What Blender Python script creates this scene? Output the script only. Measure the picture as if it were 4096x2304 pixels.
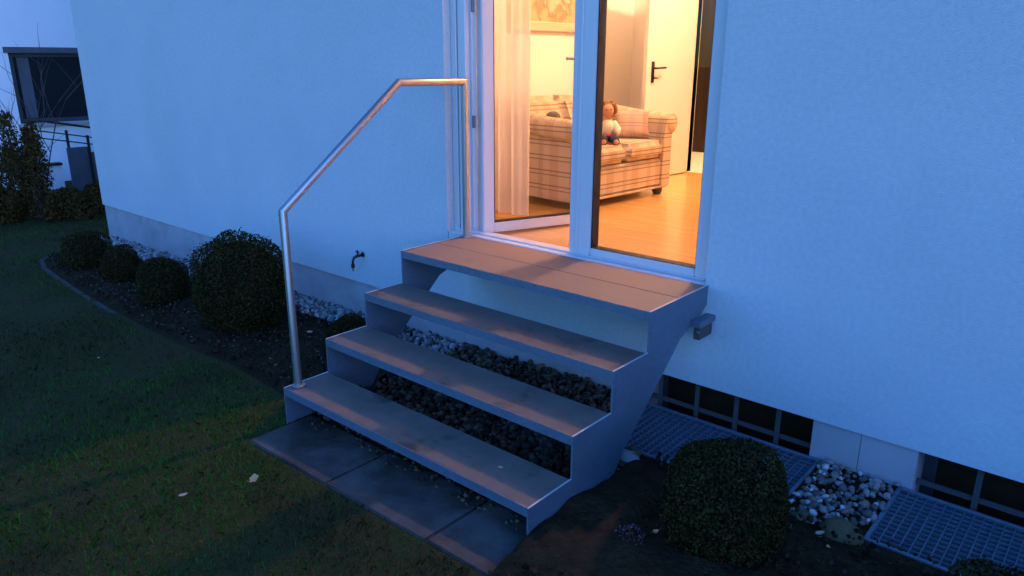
import bpy, bmesh, math, random
import numpy as np
from mathutils import Vector, Matrix

for o in list(bpy.data.objects):
    bpy.data.objects.remove(o, do_unlink=True)
scene = bpy.context.scene
COL = scene.collection
R = math.radians
rng = np.random.default_rng(7)
random.seed(7)

# ------------------------------------------------------------------ camera
cam = bpy.data.cameras.new('camera')
cam_o = bpy.data.objects.new('camera', cam)
COL.objects.link(cam_o)
rx = Vector((0.7554231833326807, 0.6552323268857861, 0.0025321704834080994))
up = Vector((-0.19483413867646354, 0.22093294512199688, 0.9556297882370145))
fw = Vector((-0.6256000899054599, 0.7223982499726579, -0.29455949474889054))
M = Matrix((rx, up, -fw)).transposed().to_4x4()
M.translation = (3.013765, -3.069331, 1.716145)
cam_o.matrix_world = M
cam.sensor_width = 36.0
cam.lens = 26.1083
cam.clip_start = 0.05
cam.clip_end = 600
scene.camera = cam_o

# ------------------------------------------------------------------ dusk sky, faint last light, exposure
SUN_EL, SUN_AZ = R(3.0), R(108)            # azimuth measured from +Y towards +X
world = bpy.data.worlds.new('World')
scene.world = world
world.use_nodes = True
nt = world.node_tree
bg = nt.nodes['Background']
sky = nt.nodes.new('ShaderNodeTexSky')
sky.sky_type = 'NISHITA'
sky.sun_disc = False
sky.sun_elevation = SUN_EL
sky.sun_rotation = SUN_AZ
sky.altitude = 200
sky.air_density = 1.0
sky.dust_density = 0.0
sky.ozone_density = 3.0
tint = nt.nodes.new('ShaderNodeMix')
tint.data_type = 'RGBA'
tint.blend_type = 'MULTIPLY'
tint.inputs[0].default_value = 1.0
nt.links.new(sky.outputs[0], tint.inputs[6])
tint.inputs[7].default_value = (0.43, 0.72, 1.30, 1)     # the phone's tungsten white balance
nt.links.new(tint.outputs[2], bg.inputs[0])
bg.inputs[1].default_value = 0.15
sun = bpy.data.lights.new('sun', 'SUN')
sun.energy = 0.10
sun.angle = R(40)
sun.color = (0.70, 0.58, 1.0)
sun_o = bpy.data.objects.new('sun', sun)
COL.objects.link(sun_o)
sun_o.rotation_euler = Vector((math.sin(SUN_AZ) * math.cos(SUN_EL), math.cos(SUN_AZ) * math.cos(SUN_EL), math.sin(SUN_EL))).to_track_quat('Z', 'Y').to_euler()
scene.view_settings.view_transform = 'Standard'
scene.view_settings.look = 'None'
scene.view_settings.exposure = 3.1
scene.view_settings.gamma = 1.0
scene.view_settings.use_curve_mapping = False
scene.render.engine = 'CYCLES'
scene.cycles.use_denoising = True
scene.cycles.max_bounces = 10
scene.cycles.diffuse_bounces = 5
scene.cycles.transparent_max_bounces = 16
scene.cycles.sample_clamp_indirect = 4.0
scene.cycles.caustics_reflective = False
scene.cycles.caustics_refractive = False

# ------------------------------------------------------------------ materials
MATS = {}
def nodes_of(name):
    m = bpy.data.materials.new(name)
    m.use_nodes = True
    t = m.node_tree
    return m, t, t.nodes['Principled BSDF'], t.nodes.new, t.links.new

def mat(name, c1, c2=None, scale=6.0, rough=0.6, rough2=None, metal=0.0, bump=0.0, bscale=60.0, spec=0.4,
        detail=5.0, stretch=(1, 1, 1), lo=0.35, hi=0.65, dirt=None, island=None, bdist=0.01, grain=None):
    m, t, p, N, L = nodes_of(name)
    p.inputs['Roughness'].default_value = rough
    p.inputs['Metallic'].default_value = metal
    p.inputs['Specular IOR Level'].default_value = spec
    tc = N('ShaderNodeTexCoord')
    mp = N('ShaderNodeMapping')
    mp.inputs['Scale'].default_value = stretch
    L(tc.outputs['Object'], mp.inputs[0])
    col = None
    if c2 is not None:
        n = N('ShaderNodeTexNoise')
        n.inputs['Scale'].default_value = scale
        n.inputs['Detail'].default_value = detail
        n.inputs['Roughness'].default_value = 0.6
        L(mp.outputs[0], n.inputs['Vector'])
        r = N('ShaderNodeValToRGB')
        r.color_ramp.elements[0].position = lo
        r.color_ramp.elements[1].position = hi
        r.color_ramp.elements[0].color = (*c1, 1)
        r.color_ramp.elements[1].color = (*c2, 1)
        L(n.outputs[0], r.inputs[0])
        col = r.outputs[0]
        if rough2 is not None:
            mr = N('ShaderNodeMapRange')
            mr.inputs[1].default_value = lo
            mr.inputs[2].default_value = hi
            mr.inputs[3].default_value = rough
            mr.inputs[4].default_value = rough2
            L(n.outputs[0], mr.inputs[0])
            L(mr.outputs[0], p.inputs['Roughness'])
    if dirt is not None:                       # (colour, noise scale, threshold, softness)
        n2 = N('ShaderNodeTexNoise')
        n2.inputs['Scale'].default_value = dirt[1]
        n2.inputs['Detail'].default_value = 6
        n2.inputs['Roughness'].default_value = 0.65
        L(tc.outputs['Object'], n2.inputs['Vector'])
        mr = N('ShaderNodeMapRange')
        mr.inputs[1].default_value = dirt[2]
        mr.inputs[2].default_value = dirt[2] + dirt[3]
        L(n2.outputs[0], mr.inputs[0])
        mx = N('ShaderNodeMix')
        mx.data_type = 'RGBA'
        L(mr.outputs[0], mx.inputs[0])
        if col is not None:
            L(col, mx.inputs[6])
        else:
            mx.inputs[6].default_value = (*c1, 1)
        mx.inputs[7].default_value = (*dirt[0], 1)
        col = mx.outputs[2]
    if grain is not None:                      # (noise scale, amplitude): fine tone variation of the surface
        n3 = N('ShaderNodeTexNoise')
        n3.inputs['Scale'].default_value = grain[0]
        n3.inputs['Detail'].default_value = 3
        L(tc.outputs['Object'], n3.inputs['Vector'])
        mr3 = N('ShaderNodeMapRange')
        mr3.inputs[1].default_value = 0.3
        mr3.inputs[2].default_value = 0.7
        mr3.inputs[3].default_value = 1 - grain[1]
        mr3.inputs[4].default_value = 1 + grain[1]
        L(n3.outputs[0], mr3.inputs[0])
        cb3 = N('ShaderNodeCombineColor')
        for k in range(3):
            L(mr3.outputs[0], cb3.inputs[k])
        mx3 = N('ShaderNodeMix')
        mx3.data_type = 'RGBA'
        mx3.blend_type = 'MULTIPLY'
        mx3.inputs[0].default_value = 1
        L(col, mx3.inputs[6])
        L(cb3.outputs[0], mx3.inputs[7])
        col = mx3.outputs[2]
    if island is not None:                     # (dark factor, bright factor, second hue or None)
        g = N('ShaderNodeNewGeometry')
        mr = N('ShaderNodeMapRange')
        mr.inputs[3].default_value = island[0]
        mr.inputs[4].default_value = island[1]
        L(g.outputs['Random Per Island'], mr.inputs[0])
        mx = N('ShaderNodeMix')
        mx.data_type = 'RGBA'
        mx.blend_type = 'MULTIPLY'
        mx.inputs[0].default_value = 1
        if col is not None:
            L(col, mx.inputs[6])
        else:
            mx.inputs[6].default_value = (*c1, 1)
        cb = N('ShaderNodeCombineColor')
        for k in range(3):
            L(mr.outputs[0], cb.inputs[k])
        L(cb.outputs[0], mx.inputs[7])
        col = mx.outputs[2]
    if col is not None:
        L(col, p.inputs['Base Color'])
    else:
        p.inputs['Base Color'].default_value = (*c1, 1)
    if bump:
        nb = N('ShaderNodeTexNoise')
        nb.inputs['Scale'].default_value = bscale
        nb.inputs['Detail'].default_value = 4
        L(mp.outputs[0], nb.inputs['Vector'])
        b = N('ShaderNodeBump')
        b.inputs['Strength'].default_value = bump
        b.inputs['Distance'].default_value = bdist
        L(nb.outputs[0], b.inputs['Height'])
        L(b.outputs[0], p.inputs['Normal'])
    MATS[name] = m
    return m

def glass_mat(name, tintc=(1, 1, 1), refl=1.0):
    m, t, p, N, L = nodes_of(name)
    t.nodes.remove(p)
    out = t.nodes['Material Output']
    tr = N('ShaderNodeBsdfTransparent')
    tr.inputs[0].default_value = (*tintc, 1)
    gl = N('ShaderNodeBsdfGlossy')
    gl.inputs['Roughness'].default_value = 0.01
    gl.inputs[0].default_value = (refl, refl, refl, 1)
    fr = N('ShaderNodeFresnel')
    ge = N('ShaderNodeNewGeometry')
    ir = N('ShaderNodeMapRange')                 # same reflectance from both sides of the thin pane
    ir.inputs[3].default_value = 1.45
    ir.inputs[4].default_value = 1.0 / 1.45
    L(ge.outputs['Backfacing'], ir.inputs[0])
    L(ir.outputs[0], fr.inputs[0])
    mx = N('ShaderNodeMixShader')
    L(fr.outputs[0], mx.inputs[0])
    L(tr.outputs[0], mx.inputs[1])
    L(gl.outputs[0], mx.inputs[2])
    L(mx.outputs[0], out.inputs[0])
    MATS[name] = m

def emit_mat(name, c, s):
    m, t, p, N, L = nodes_of(name)
    p.inputs['Base Color'].default_value = (0.8, 0.8, 0.8, 1)
    p.inputs['Emission Color'].default_value = (*c, 1)
    p.inputs['Emission Strength'].default_value = s
    MATS[name] = m

LAMP = (1.0, 0.57, 0.33)
mat('render_wall', (0.52, 0.56, 0.57), (0.56, 0.595, 0.60), scale=1.3, dirt=((0.49, 0.525, 0.53), 0.7, 0.50, 0.3), rough=0.9, bump=0.5, bscale=150, spec=0.2, bdist=0.006, grain=(48, 0.055))
mat('plinth', (0.37, 0.345, 0.345), (0.44, 0.41, 0.41), scale=3.5, rough=0.85, bump=0.1, bscale=90, spec=0.2, dirt=((0.29, 0.265, 0.25), 2.2, 0.54, 0.22))
mat('neighbour_wall', (0.84, 0.83, 0.84), (0.88, 0.87, 0.88), scale=1.0, rough=0.9, bump=0.15, bscale=80, spec=0.2)
mat('pvc', (0.60, 0.605, 0.61), rough=0.32, spec=0.5)
mat('hinge_grey', (0.16, 0.16, 0.17), rough=0.4, metal=0.3)
mat('gasket', (0.015, 0.015, 0.016), rough=0.6)
mat('galvanised', (0.115, 0.158, 0.20), (0.155, 0.205, 0.255), scale=60, rough=0.45, rough2=0.55, metal=0.35, bump=0.03, bscale=120, dirt=((0.11, 0.145, 0.175), 2.2, 0.5, 0.3))
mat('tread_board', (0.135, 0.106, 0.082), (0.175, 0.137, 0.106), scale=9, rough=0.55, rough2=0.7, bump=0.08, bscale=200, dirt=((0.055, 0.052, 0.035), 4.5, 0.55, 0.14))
mat('platform_board', (0.24, 0.150, 0.095), (0.275, 0.175, 0.110), scale=12, rough=0.55, rough2=0.65, bump=0.05, bscale=200, dirt=((0.195, 0.122, 0.08), 6, 0.58, 0.2))  # tanner than the tread boards: warm lamp light put into the colour
mat('stainless', (0.40, 0.39, 0.38), rough=0.45, metal=1.0)
mat('glint_pale', (0.55, 0.54, 0.53), rough=0.4, metal=0.2)  # paler than the plates: lamp glint on their edges put into the colour
mat('dark_metal', (0.03, 0.03, 0.032), rough=0.45, metal=0.5)
mat('brass_dark', (0.05, 0.042, 0.04), (0.09, 0.075, 0.06), scale=30, rough=0.4, metal=0.8)
mat('slab', (0.055, 0.046, 0.038), (0.105, 0.09, 0.077), scale=5, rough=0.5, rough2=0.75, bump=0.25, bscale=70, dirt=((0.035, 0.028, 0.018), 3.2, 0.44, 0.16), spec=0.35)
mat('concrete', (0.20, 0.19, 0.185), (0.28, 0.27, 0.26), scale=9, rough=0.85, bump=0.2, bscale=60, dirt=((0.09, 0.085, 0.07), 4, 0.55, 0.2))
mat('soil', (0.020, 0.013, 0.006), (0.042, 0.028, 0.012), scale=14, rough=0.95, bump=0.9, bscale=45, spec=0.1, detail=8, bdist=0.03)
mat('lawn_earth', (0.040, 0.044, 0.011), (0.055, 0.044, 0.016), scale=2.0, rough=0.95, bump=0.8, bscale=60, spec=0.1, detail=8, bdist=0.02)
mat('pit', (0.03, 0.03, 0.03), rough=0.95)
mat('pebble', (0.34, 0.33, 0.33), (0.50, 0.49, 0.49), scale=12, rough=0.7, bump=0.1, bscale=60)
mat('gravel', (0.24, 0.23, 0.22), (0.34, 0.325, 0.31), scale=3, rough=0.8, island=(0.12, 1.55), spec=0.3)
mat('gravel_dark', (0.055, 0.040, 0.025), (0.105, 0.078, 0.050), scale=3, rough=0.85, island=(0.08, 1.7), spec=0.3)  # darker, browner version of the gravel
mat('boulder', (0.095, 0.070, 0.032), (0.15, 0.115, 0.055), scale=9, rough=0.9, bump=0.5, bscale=40, spec=0.2)
mat('box_leaf', (0.026, 0.024, 0.005), (0.042, 0.034, 0.008), scale=6, rough=0.8, island=(0.35, 1.5), spec=0.08)
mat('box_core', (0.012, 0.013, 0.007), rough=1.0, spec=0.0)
mat('shrub_leaf', (0.045, 0.030, 0.007), (0.075, 0.046, 0.012), scale=3, rough=0.8, island=(0.3, 1.5), spec=0.08)
mat('bark', (0.04, 0.032, 0.025), (0.07, 0.055, 0.045), scale=20, rough=0.9)
mat('twig', (0.075, 0.058, 0.045), rough=0.85)
mat('litter', (0.10, 0.075, 0.055), (0.19, 0.15, 0.12), scale=4, rough=0.9, island=(0.2, 1.5), spec=0.1)
mat('leaf_tan', (0.75, 0.33, 0.13), (0.55, 0.24, 0.09), scale=20, rough=0.8)
mat('leaf_pale', (0.50, 0.31, 0.20), (0.42, 0.26, 0.16), scale=30, rough=0.8)
mat('blossom', (0.16, 0.06, 0.075), (0.10, 0.05, 0.055), scale=30, rough=0.8, island=(0.4, 1.6))
mat('neighbour_frame', (0.05, 0.05, 0.055), rough=0.5)
mat('dark_pane', (0.010, 0.011, 0.013), rough=0.08, spec=0.35)
mat('basement_pane', (0.045, 0.024, 0.012), (0.03, 0.016, 0.008), scale=5, rough=0.5, spec=0.08)
mat('grille', (0.085, 0.08, 0.078), rough=0.6, metal=0.2)
mat('slate_panel', (0.075, 0.085, 0.10), (0.10, 0.11, 0.125), scale=4, rough=0.7)
mat('room_paint', (0.84, 0.80, 0.73), rough=0.9, spec=0.2)
mat('door_paint', (0.80, 0.77, 0.71), rough=0.45)
mat('hall_dark', (0.030, 0.011, 0.007), (0.05, 0.02, 0.012), scale=3, rough=0.6, stretch=(6, 6, 0.6))  # dark brown keeps hall walls and ceiling dark beside the lamp-lit floor
mat('hall_tile', (0.78, 0.74, 0.66), rough=0.35)
mat('wood_pale', (0.62, 0.50, 0.34), (0.55, 0.43, 0.28), scale=14, rough=0.5, stretch=(1, 0.15, 1))
mat('doll_skin', (0.55, 0.27, 0.16), rough=0.7)
mat('doll_hair', (0.24, 0.11, 0.04), (0.36, 0.18, 0.07), scale=60, rough=0.8, bump=0.8, bscale=90)
mat('cream_cloth', (0.72, 0.66, 0.50), (0.78, 0.73, 0.58), scale=30, rough=0.9, bump=0.2)
mat('red_cloth', (0.50, 0.02, 0.07), rough=0.85)
mat('navy_cloth', (0.035, 0.045, 0.075), rough=0.9)
mat('plush_grey', (0.10, 0.08, 0.085), rough=0.95)
mat('plush_pink', (0.62, 0.32, 0.26), rough=0.95)
mat('sofa_foot', (0.09, 0.065, 0.045), rough=0.35)
mat('roof_tile', (0.10, 0.06, 0.05), (0.16, 0.09, 0.07), scale=8, rough=0.85)
glass_mat('glass', (1, 1, 1), 0.22)
glass_mat('glass_dull', (0.985, 0.99, 0.985), 0.22)
emit_mat('lamp_glow', LAMP, 760.0)
emit_mat('hall_glow', (1.0, 0.72, 0.32), 420.0)

def oak_floor():
    m, t, p, N, L = nodes_of('oak_floor')
    tc = N('ShaderNodeTexCoord')
    br = N('ShaderNodeTexBrick')
    mp = N('ShaderNodeMapping')
    mp.inputs['Rotation'].default_value = (0, 0, 0)
    L(tc.outputs['Object'], mp.inputs[0])
    L(mp.outputs[0], br.inputs[0])
    br.inputs['Color1'].default_value = (0.60, 0.335, 0.115, 1)
    br.inputs['Color2'].default_value = (0.66, 0.375, 0.135, 1)
    br.inputs['Mortar'].default_value = (0.44, 0.23, 0.075, 1)
    br.inputs['Scale'].default_value = 1.0
    br.inputs['Mortar Size'].default_value = 0.0012
    br.inputs['Brick Width'].default_value = 0.9
    br.inputs['Row Height'].default_value = 0.07
    n = N('ShaderNodeTexNoise')
    n.inputs['Scale'].default_value = 5
    n.inputs['Detail'].default_value = 6
    mp2 = N('ShaderNodeMapping')
    mp2.inputs['Scale'].default_value = (1.0, 9.0, 1.0)
    L(tc.outputs['Object'], mp2.inputs[0])
    L(mp2.outputs[0], n.inputs['Vector'])
    mr = N('ShaderNodeMapRange')
    mr.inputs[3].default_value = 0.75
    mr.inputs[4].default_value = 1.2
    L(n.outputs[0], mr.inputs[0])
    mx = N('ShaderNodeMix'); mx.data_type = 'RGBA'; mx.blend_type = 'MULTIPLY'; mx.inputs[0].default_value = 1
    cb = N('ShaderNodeCombineColor')
    for k in range(3):
        L(mr.outputs[0], cb.inputs[k])
    L(br.outputs[0], mx.inputs[6])
    L(cb.outputs[0], mx.inputs[7])
    L(mx.outputs[2], p.inputs['Base Color'])
    p.inputs['Roughness'].default_value = 0.2
    p.inputs['Specular IOR Level'].default_value = 0.5
    MATS['oak_floor'] = m
oak_floor()

def plaid(name, base, dark, warm, pitch=0.13, off=0.0):
    """woven check in the thing's own coordinates: thin double lines one way, broad soft bands the other"""
    m, t, p, N, L = nodes_of(name)
    tc = N('ShaderNodeTexCoord')
    g = N('ShaderNodeNewGeometry')
    sx = N('ShaderNodeSeparateXYZ'); L(tc.outputs['Object'], sx.inputs[0])
    sn = N('ShaderNodeSeparateXYZ'); L(tc.outputs['Normal'], sn.inputs[0])
    def math_(op, a, b=None, c=None):
        k = N('ShaderNodeMath'); k.operation = op
        for i, v in enumerate((a, b, c)):
            if v is None: continue
            if isinstance(v, (int, float)): k.inputs[i].default_value = v
            else: L(v, k.inputs[i])
        return k.outputs[0]
    up_ = math_('GREATER_THAN', math_('ABSOLUTE', sn.outputs[2]), 0.75)
    side = math_('GREATER_THAN', math_('ABSOLUTE', sn.outputs[1]), 0.75)
    def mixv(f, a, b):
        return math_('ADD', math_('MULTIPLY', a, math_('SUBTRACT', 1.0, f)), math_('MULTIPLY', b, f))
    a = mixv(up_, sx.outputs[2], sx.outputs[0])
    b = mixv(side, sx.outputs[1], sx.outputs[0])
    def band(v, pit, o, w):
        fr = math_('FRACT', math_('ADD', math_('DIVIDE', v, pit), o))
        d = math_('ABSOLUTE', math_('SUBTRACT', fr, 0.5))
        return math_('LESS_THAN', d, w * 0.5)
    l1 = band(a, pitch, off, 0.085)
    l2 = band(a, pitch, off + 0.28, 0.085)
    lines = math_('MAXIMUM', l1, math_('MULTIPLY', l2, 0.85))
    bands = band(b, 0.30, 0.1, 0.28)
    thin = band(b, 0.30, 0.52, 0.16)
    m1 = N('ShaderNodeMix'); m1.data_type = 'RGBA'
    L(math_('MULTIPLY', bands, 0.45), m1.inputs[0])
    m1.inputs[6].default_value = (*base, 1); m1.inputs[7].default_value = (*warm, 1)
    m2 = N('ShaderNodeMix'); m2.data_type = 'RGBA'
    L(math_('MULTIPLY', math_('MAXIMUM', lines, math_('MULTIPLY', thin, 0.28)), 0.72), m2.inputs[0])
    L(m1.outputs[2], m2.inputs[6]); m2.inputs[7].default_value = (*dark, 1)
    L(m2.outputs[2], p.inputs['Base Color'])
    p.inputs['Roughness'].default_value = 0.95
    p.inputs['Specular IOR Level'].default_value = 0.1
    n = N('ShaderNodeTexNoise'); n.inputs['Scale'].default_value = 300
    bm_ = N('ShaderNodeBump'); bm_.inputs['Strength'].default_value = 0.2; bm_.inputs['Distance'].default_value = 0.004
    L(n.outputs[0], bm_.inputs['Height']); L(bm_.outputs[0], p.inputs['Normal'])
    MATS[name] = m
plaid('sofa_plaid', (0.56, 0.44, 0.31), (0.13, 0.085, 0.06), (0.44, 0.28, 0.17), pitch=0.105)
plaid('pillow_plaid', (0.56, 0.40, 0.30), (0.20, 0.20, 0.28), (0.55, 0.16, 0.09), pitch=0.09, off=0.3)

def sheer():
    m, t, p, N, L = nodes_of('sheer')
    t.nodes.remove(p)
    out = t.nodes['Material Output']
    d = N('ShaderNodeBsdfDiffuse'); d.inputs[0].default_value = (0.85, 0.80, 0.74, 1)
    tl = N('ShaderNodeBsdfTranslucent'); tl.inputs[0].default_value = (0.85, 0.80, 0.74, 1)
    tr = N('ShaderNodeBsdfTransparent')
    a = N('ShaderNodeMixShader'); a.inputs[0].default_value = 0.5
    L(d.outputs[0], a.inputs[1]); L(tl.outputs[0], a.inputs[2])
    b = N('ShaderNodeMixShader'); b.inputs[0].default_value = 0.70
    L(tr.outputs[0], b.inputs[1]); L(a.outputs[0], b.inputs[2])
    L(b.outputs[0], out.inputs[0])
    MATS['sheer'] = m
sheer()

def painting():
    m, t, p, N, L = nodes_of('painting')
    tc = N('ShaderNodeTexCoord')
    n = N('ShaderNodeTexNoise'); n.inputs['Scale'].default_value = 6; n.inputs['Detail'].default_value = 5; n.inputs['Distortion'].default_value = 1.2
    L(tc.outputs['Object'], n.inputs['Vector'])
    sp = N('ShaderNodeVectorMath'); sp.operation = 'SUBTRACT'
    sp.inputs[1].default_value = (0, 0.02, 0.18)
    L(tc.outputs['Object'], sp.inputs[0])
    ln = N('ShaderNodeVectorMath'); ln.operation = 'LENGTH'; L(sp.outputs[0], ln.inputs[0])
    mr = N('ShaderNodeMapRange'); mr.inputs[1].default_value = 0.06; mr.inputs[2].default_value = 0.3; mr.inputs[3].default_value = 0.22; mr.inputs[4].default_value = -0.12
    L(ln.outputs['Value'], mr.inputs[0])
    ad = N('ShaderNodeMath'); L(n.outputs[0], ad.inputs[0]); L(mr.outputs[0], ad.inputs[1])
    r = N('ShaderNodeValToRGB')
    r.color_ramp.elements[0].position = 0.48; r.color_ramp.elements[0].color = (0.50, 0.37, 0.19, 1)
    r.color_ramp.elements[1].position = 0.62; r.color_ramp.elements[1].color = (0.30, 0.19, 0.11, 1)
    e = r.color_ramp.elements.new(0.72); e.color = (0.55, 0.43, 0.28, 1)
    L(ad.outputs[0], r.inputs[0]); L(r.outputs[0], p.inputs['Base Color'])
    p.inputs['Roughness'].default_value = 0.6
    MATS['painting'] = m
painting()

def grass_mat():
    m, t, p, N, L = nodes_of('grass_blade')
    tc = N('ShaderNodeTexCoord')
    n = N('ShaderNodeTexNoise'); n.inputs['Scale'].default_value = 1.5; n.inputs['Detail'].default_value = 5
    L(tc.outputs['Object'], n.inputs['Vector'])
    r = N('ShaderNodeValToRGB')
    r.color_ramp.elements[0].position = 0.45; r.color_ramp.elements[0].color = (0.040, 0.120, 0.010, 1)
    r.color_ramp.elements[1].position = 0.56; r.color_ramp.elements[1].color = (0.050, 0.050, 0.013, 1)
    dv = N('ShaderNodeVectorMath'); dv.operation = 'DISTANCE'; dv.inputs[1].default_value = (0.05, -1.85, 0.0)
    L(tc.outputs['Object'], dv.inputs[0])
    green_bias = N('ShaderNodeMapRange'); green_bias.inputs[1].default_value = 0.2; green_bias.inputs[2].default_value = 1.9; green_bias.inputs[3].default_value = -0.11; green_bias.inputs[4].default_value = 0.07  # greener near the slabs, browner farther out
    L(dv.outputs['Value'], green_bias.inputs[0])
    ad = N('ShaderNodeMath'); L(n.outputs[0], ad.inputs[0]); L(green_bias.outputs[0], ad.inputs[1])
    L(ad.outputs[0], r.inputs[0])
    g = N('ShaderNodeNewGeometry')
    mr = N('ShaderNodeMapRange'); mr.inputs[3].default_value = 0.5; mr.inputs[4].default_value = 1.3
    L(g.outputs['Random Per Island'], mr.inputs[0])
    mx = N('ShaderNodeMix'); mx.data_type = 'RGBA'; mx.blend_type = 'MULTIPLY'; mx.inputs[0].default_value = 1
    cb = N('ShaderNodeCombineColor')
    for k in range(3): L(mr.outputs[0], cb.inputs[k])
    L(r.outputs[0], mx.inputs[6]); L(cb.outputs[0], mx.inputs[7])
    L(mx.outputs[2], p.inputs['Base Color'])
    p.inputs['Roughness'].default_value = 0.8
    p.inputs['Specular IOR Level'].default_value = 0.15
    MATS['grass_blade'] = m
grass_mat()

# ------------------------------------------------------------------ helpers
def wl(o):
    v = Vector((0, 0, 0))
    while o is not None:
        v += o.location
        o = o.parent
    return v

def link(name, me, m, parent=None, label=None):
    o = bpy.data.objects.new(name, me)
    COL.objects.link(o)
    if m is not None and not me.materials:
        me.materials.append(MATS[m])
    if parent is not None:
        o.parent = parent
    if label:
        o['label'] = label
    return o

def tag(o, label=None, cat=None, group=None, kind=None):
    if label: o['label'] = label
    if cat: o['category'] = cat
    if group: o['group'] = group
    if kind: o['kind'] = kind
    return o

def thing(name, label, cat, loc=(0, 0, 0), rotz=0.0, group=None):
    o = bpy.data.objects.new(name, None)
    COL.objects.link(o)
    o.location = loc
    o.rotation_euler = (0, 0, rotz)
    return tag(o, label, cat, group)

class MB:
    def __init__(self):
        self.v, self.f = [], []
    def add(self, vs, fs):
        b = len(self.v)
        self.v += [tuple(map(float, p)) for p in vs]
        self.f += [tuple(i + b for i in q) for q in fs]
        return self
    def box(self, x0, x1, y0, y1, z0, z1):
        vs = [(x0, y0, z0), (x1, y0, z0), (x1, y1, z0), (x0, y1, z0), (x0, y0, z1), (x1, y0, z1), (x1, y1, z1), (x0, y1, z1)]
        return self.add(vs, [(0, 3, 2, 1), (4, 5, 6, 7), (0, 1, 5, 4), (1, 2, 6, 5), (2, 3, 7, 6), (3, 0, 4, 7)])
    def prism_x(self, poly, x0, x1):             # poly of (y, z)
        n = len(poly)
        vs = [(x0, a, b) for a, b in poly] + [(x1, a, b) for a, b in poly]
        fs = [tuple(range(n))[::-1], tuple(range(n, 2 * n))] + [(i, (i + 1) % n, n + (i + 1) % n, n + i) for i in range(n)]
        return self.add(vs, fs)
    def prism_z(self, poly, z0, z1):             # poly of (x, y)
        n = len(poly)
        vs = [(a, b, z0) for a, b in poly] + [(a, b, z1) for a, b in poly]
        fs = [tuple(range(n))[::-1], tuple(range(n, 2 * n))] + [(i, (i + 1) % n, n + (i + 1) % n, n + i) for i in range(n)]
        return self.add(vs, fs)
    def tube(self, path, rad, n=12, caps=True):
        P = [Vector(p) for p in path]
        k = len(P)
        rads = rad if isinstance(rad, (list, tuple)) else [rad] * k
        T = []
        for i in range(k):
            a = (P[i] - P[i - 1]).normalized() if i > 0 else (P[1] - P[0]).normalized()
            b = (P[i + 1] - P[i]).normalized() if i < k - 1 else a
            T.append((a, b))
        ref = Vector((0, 0, 1)) if abs(T[0][0].z) < 0.9 else Vector((1, 0, 0))
        u = T[0][0].cross(ref).normalized()
        w = T[0][0].cross(u).normalized()
        base = len(self.v)
        ring = [P[0] + (u * math.cos(2 * math.pi * j / n) + w * math.sin(2 * math.pi * j / n)) * rads[0] for j in range(n)]
        vs = list(ring)
        for i in range(1, k):                     # slide each generatrix to the mitre plane
            d = (P[i] - P[i - 1]).normalized()
            nrm = (T[i][0] + T[i][1]).normalized() if i < k - 1 else d
            new = []
            for j in range(n):
                q0 = ring[j]
                rel = q0 - P[i - 1]
                rel = rel - d * rel.dot(d)
                if rel.length > 1e-9:
                    rel = rel.normalized() * rads[i]
                q = P[i - 1] + rel
                s = (P[i] - q).dot(nrm) / d.dot(nrm)
                new.append(q + d * s)
            vs += new
            ring = new
        fs = []
        for i in range(k - 1):
            for j in range(n):
                a = i * n + j; b = i * n + (j + 1) % n
                fs.append((a, b, b + n, a + n))
        if caps:
            fs.append(tuple(range(n))[::-1])
            fs.append(tuple(range((k - 1) * n, k * n)))
        return self.add(vs, fs)
    def lathe(self, prof, n=16, c=(0, 0, 0)):    # prof of (radius, z)
        vs = []
        for r_, z in prof:
            for j in range(n):
                a = 2 * math.pi * j / n
                vs.append((c[0] + r_ * math.cos(a), c[1] + r_ * math.sin(a), c[2] + z))
        fs = []
        k = len(prof)
        for i in range(k - 1):
            for j in range(n):
                a = i * n + j; b = i * n + (j + 1) % n
                fs.append((a, b, b + n, a + n))
        fs.append(tuple(range(n))[::-1]); fs.append(tuple(range((k - 1) * n, k * n)))
        return self.add(vs, fs)
    def ellipsoid(self, c, r_, seg=16, rings=10):
        prof = []
        vs = []
        for i in range(rings + 1):
            th = math.pi * (i / rings) * 0.998 + 0.001 * math.pi
            for j in range(seg):
                a = 2 * math.pi * j / seg
                vs.append((c[0] + r_[0] * math.sin(th) * math.cos(a), c[1] + r_[1] * math.sin(th) * math.sin(a), c[2] - r_[2] * math.cos(th)))
        fs = []
        for i in range(rings):
            for j in range(seg):
                a = i * seg + j; b = i * seg + (j + 1) % seg
                fs.append((a, b, b + seg, a + seg))
        return self.add(vs, fs)
    def mesh(self, name, bevel=0.0, segs=1, smooth=False, sub=0, off=Vector((0, 0, 0))):
        me = bpy.data.meshes.new(name)
        vs = [(p[0] - off.x, p[1] - off.y, p[2] - off.z) for p in self.v]
        me.from_pydata(vs, [], self.f)
        bm = bmesh.new()
        bm.from_mesh(me)
        bmesh.ops.recalc_face_normals(bm, faces=bm.faces)
        if bevel > 0:
            es = [e for e in bm.edges if len(e.link_faces) == 2 and e.calc_face_angle(0) > 0.4]
            bmesh.ops.bevel(bm, geom=es, offset=bevel, segments=segs, affect='EDGES', clamp_overlap=True)
        if smooth:
            for f in bm.faces: f.smooth = True
        bm.to_mesh(me)
        bm.free()
        return me
    def build(self, name, m, parent=None, bevel=0.0, segs=1, smooth=False, label=None, local=False):
        off = Vector((0, 0, 0)) if (local or parent is None) else wl(parent)
        return link(name, self.mesh(name, bevel, segs, smooth, 0, off), m, parent, label)

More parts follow.
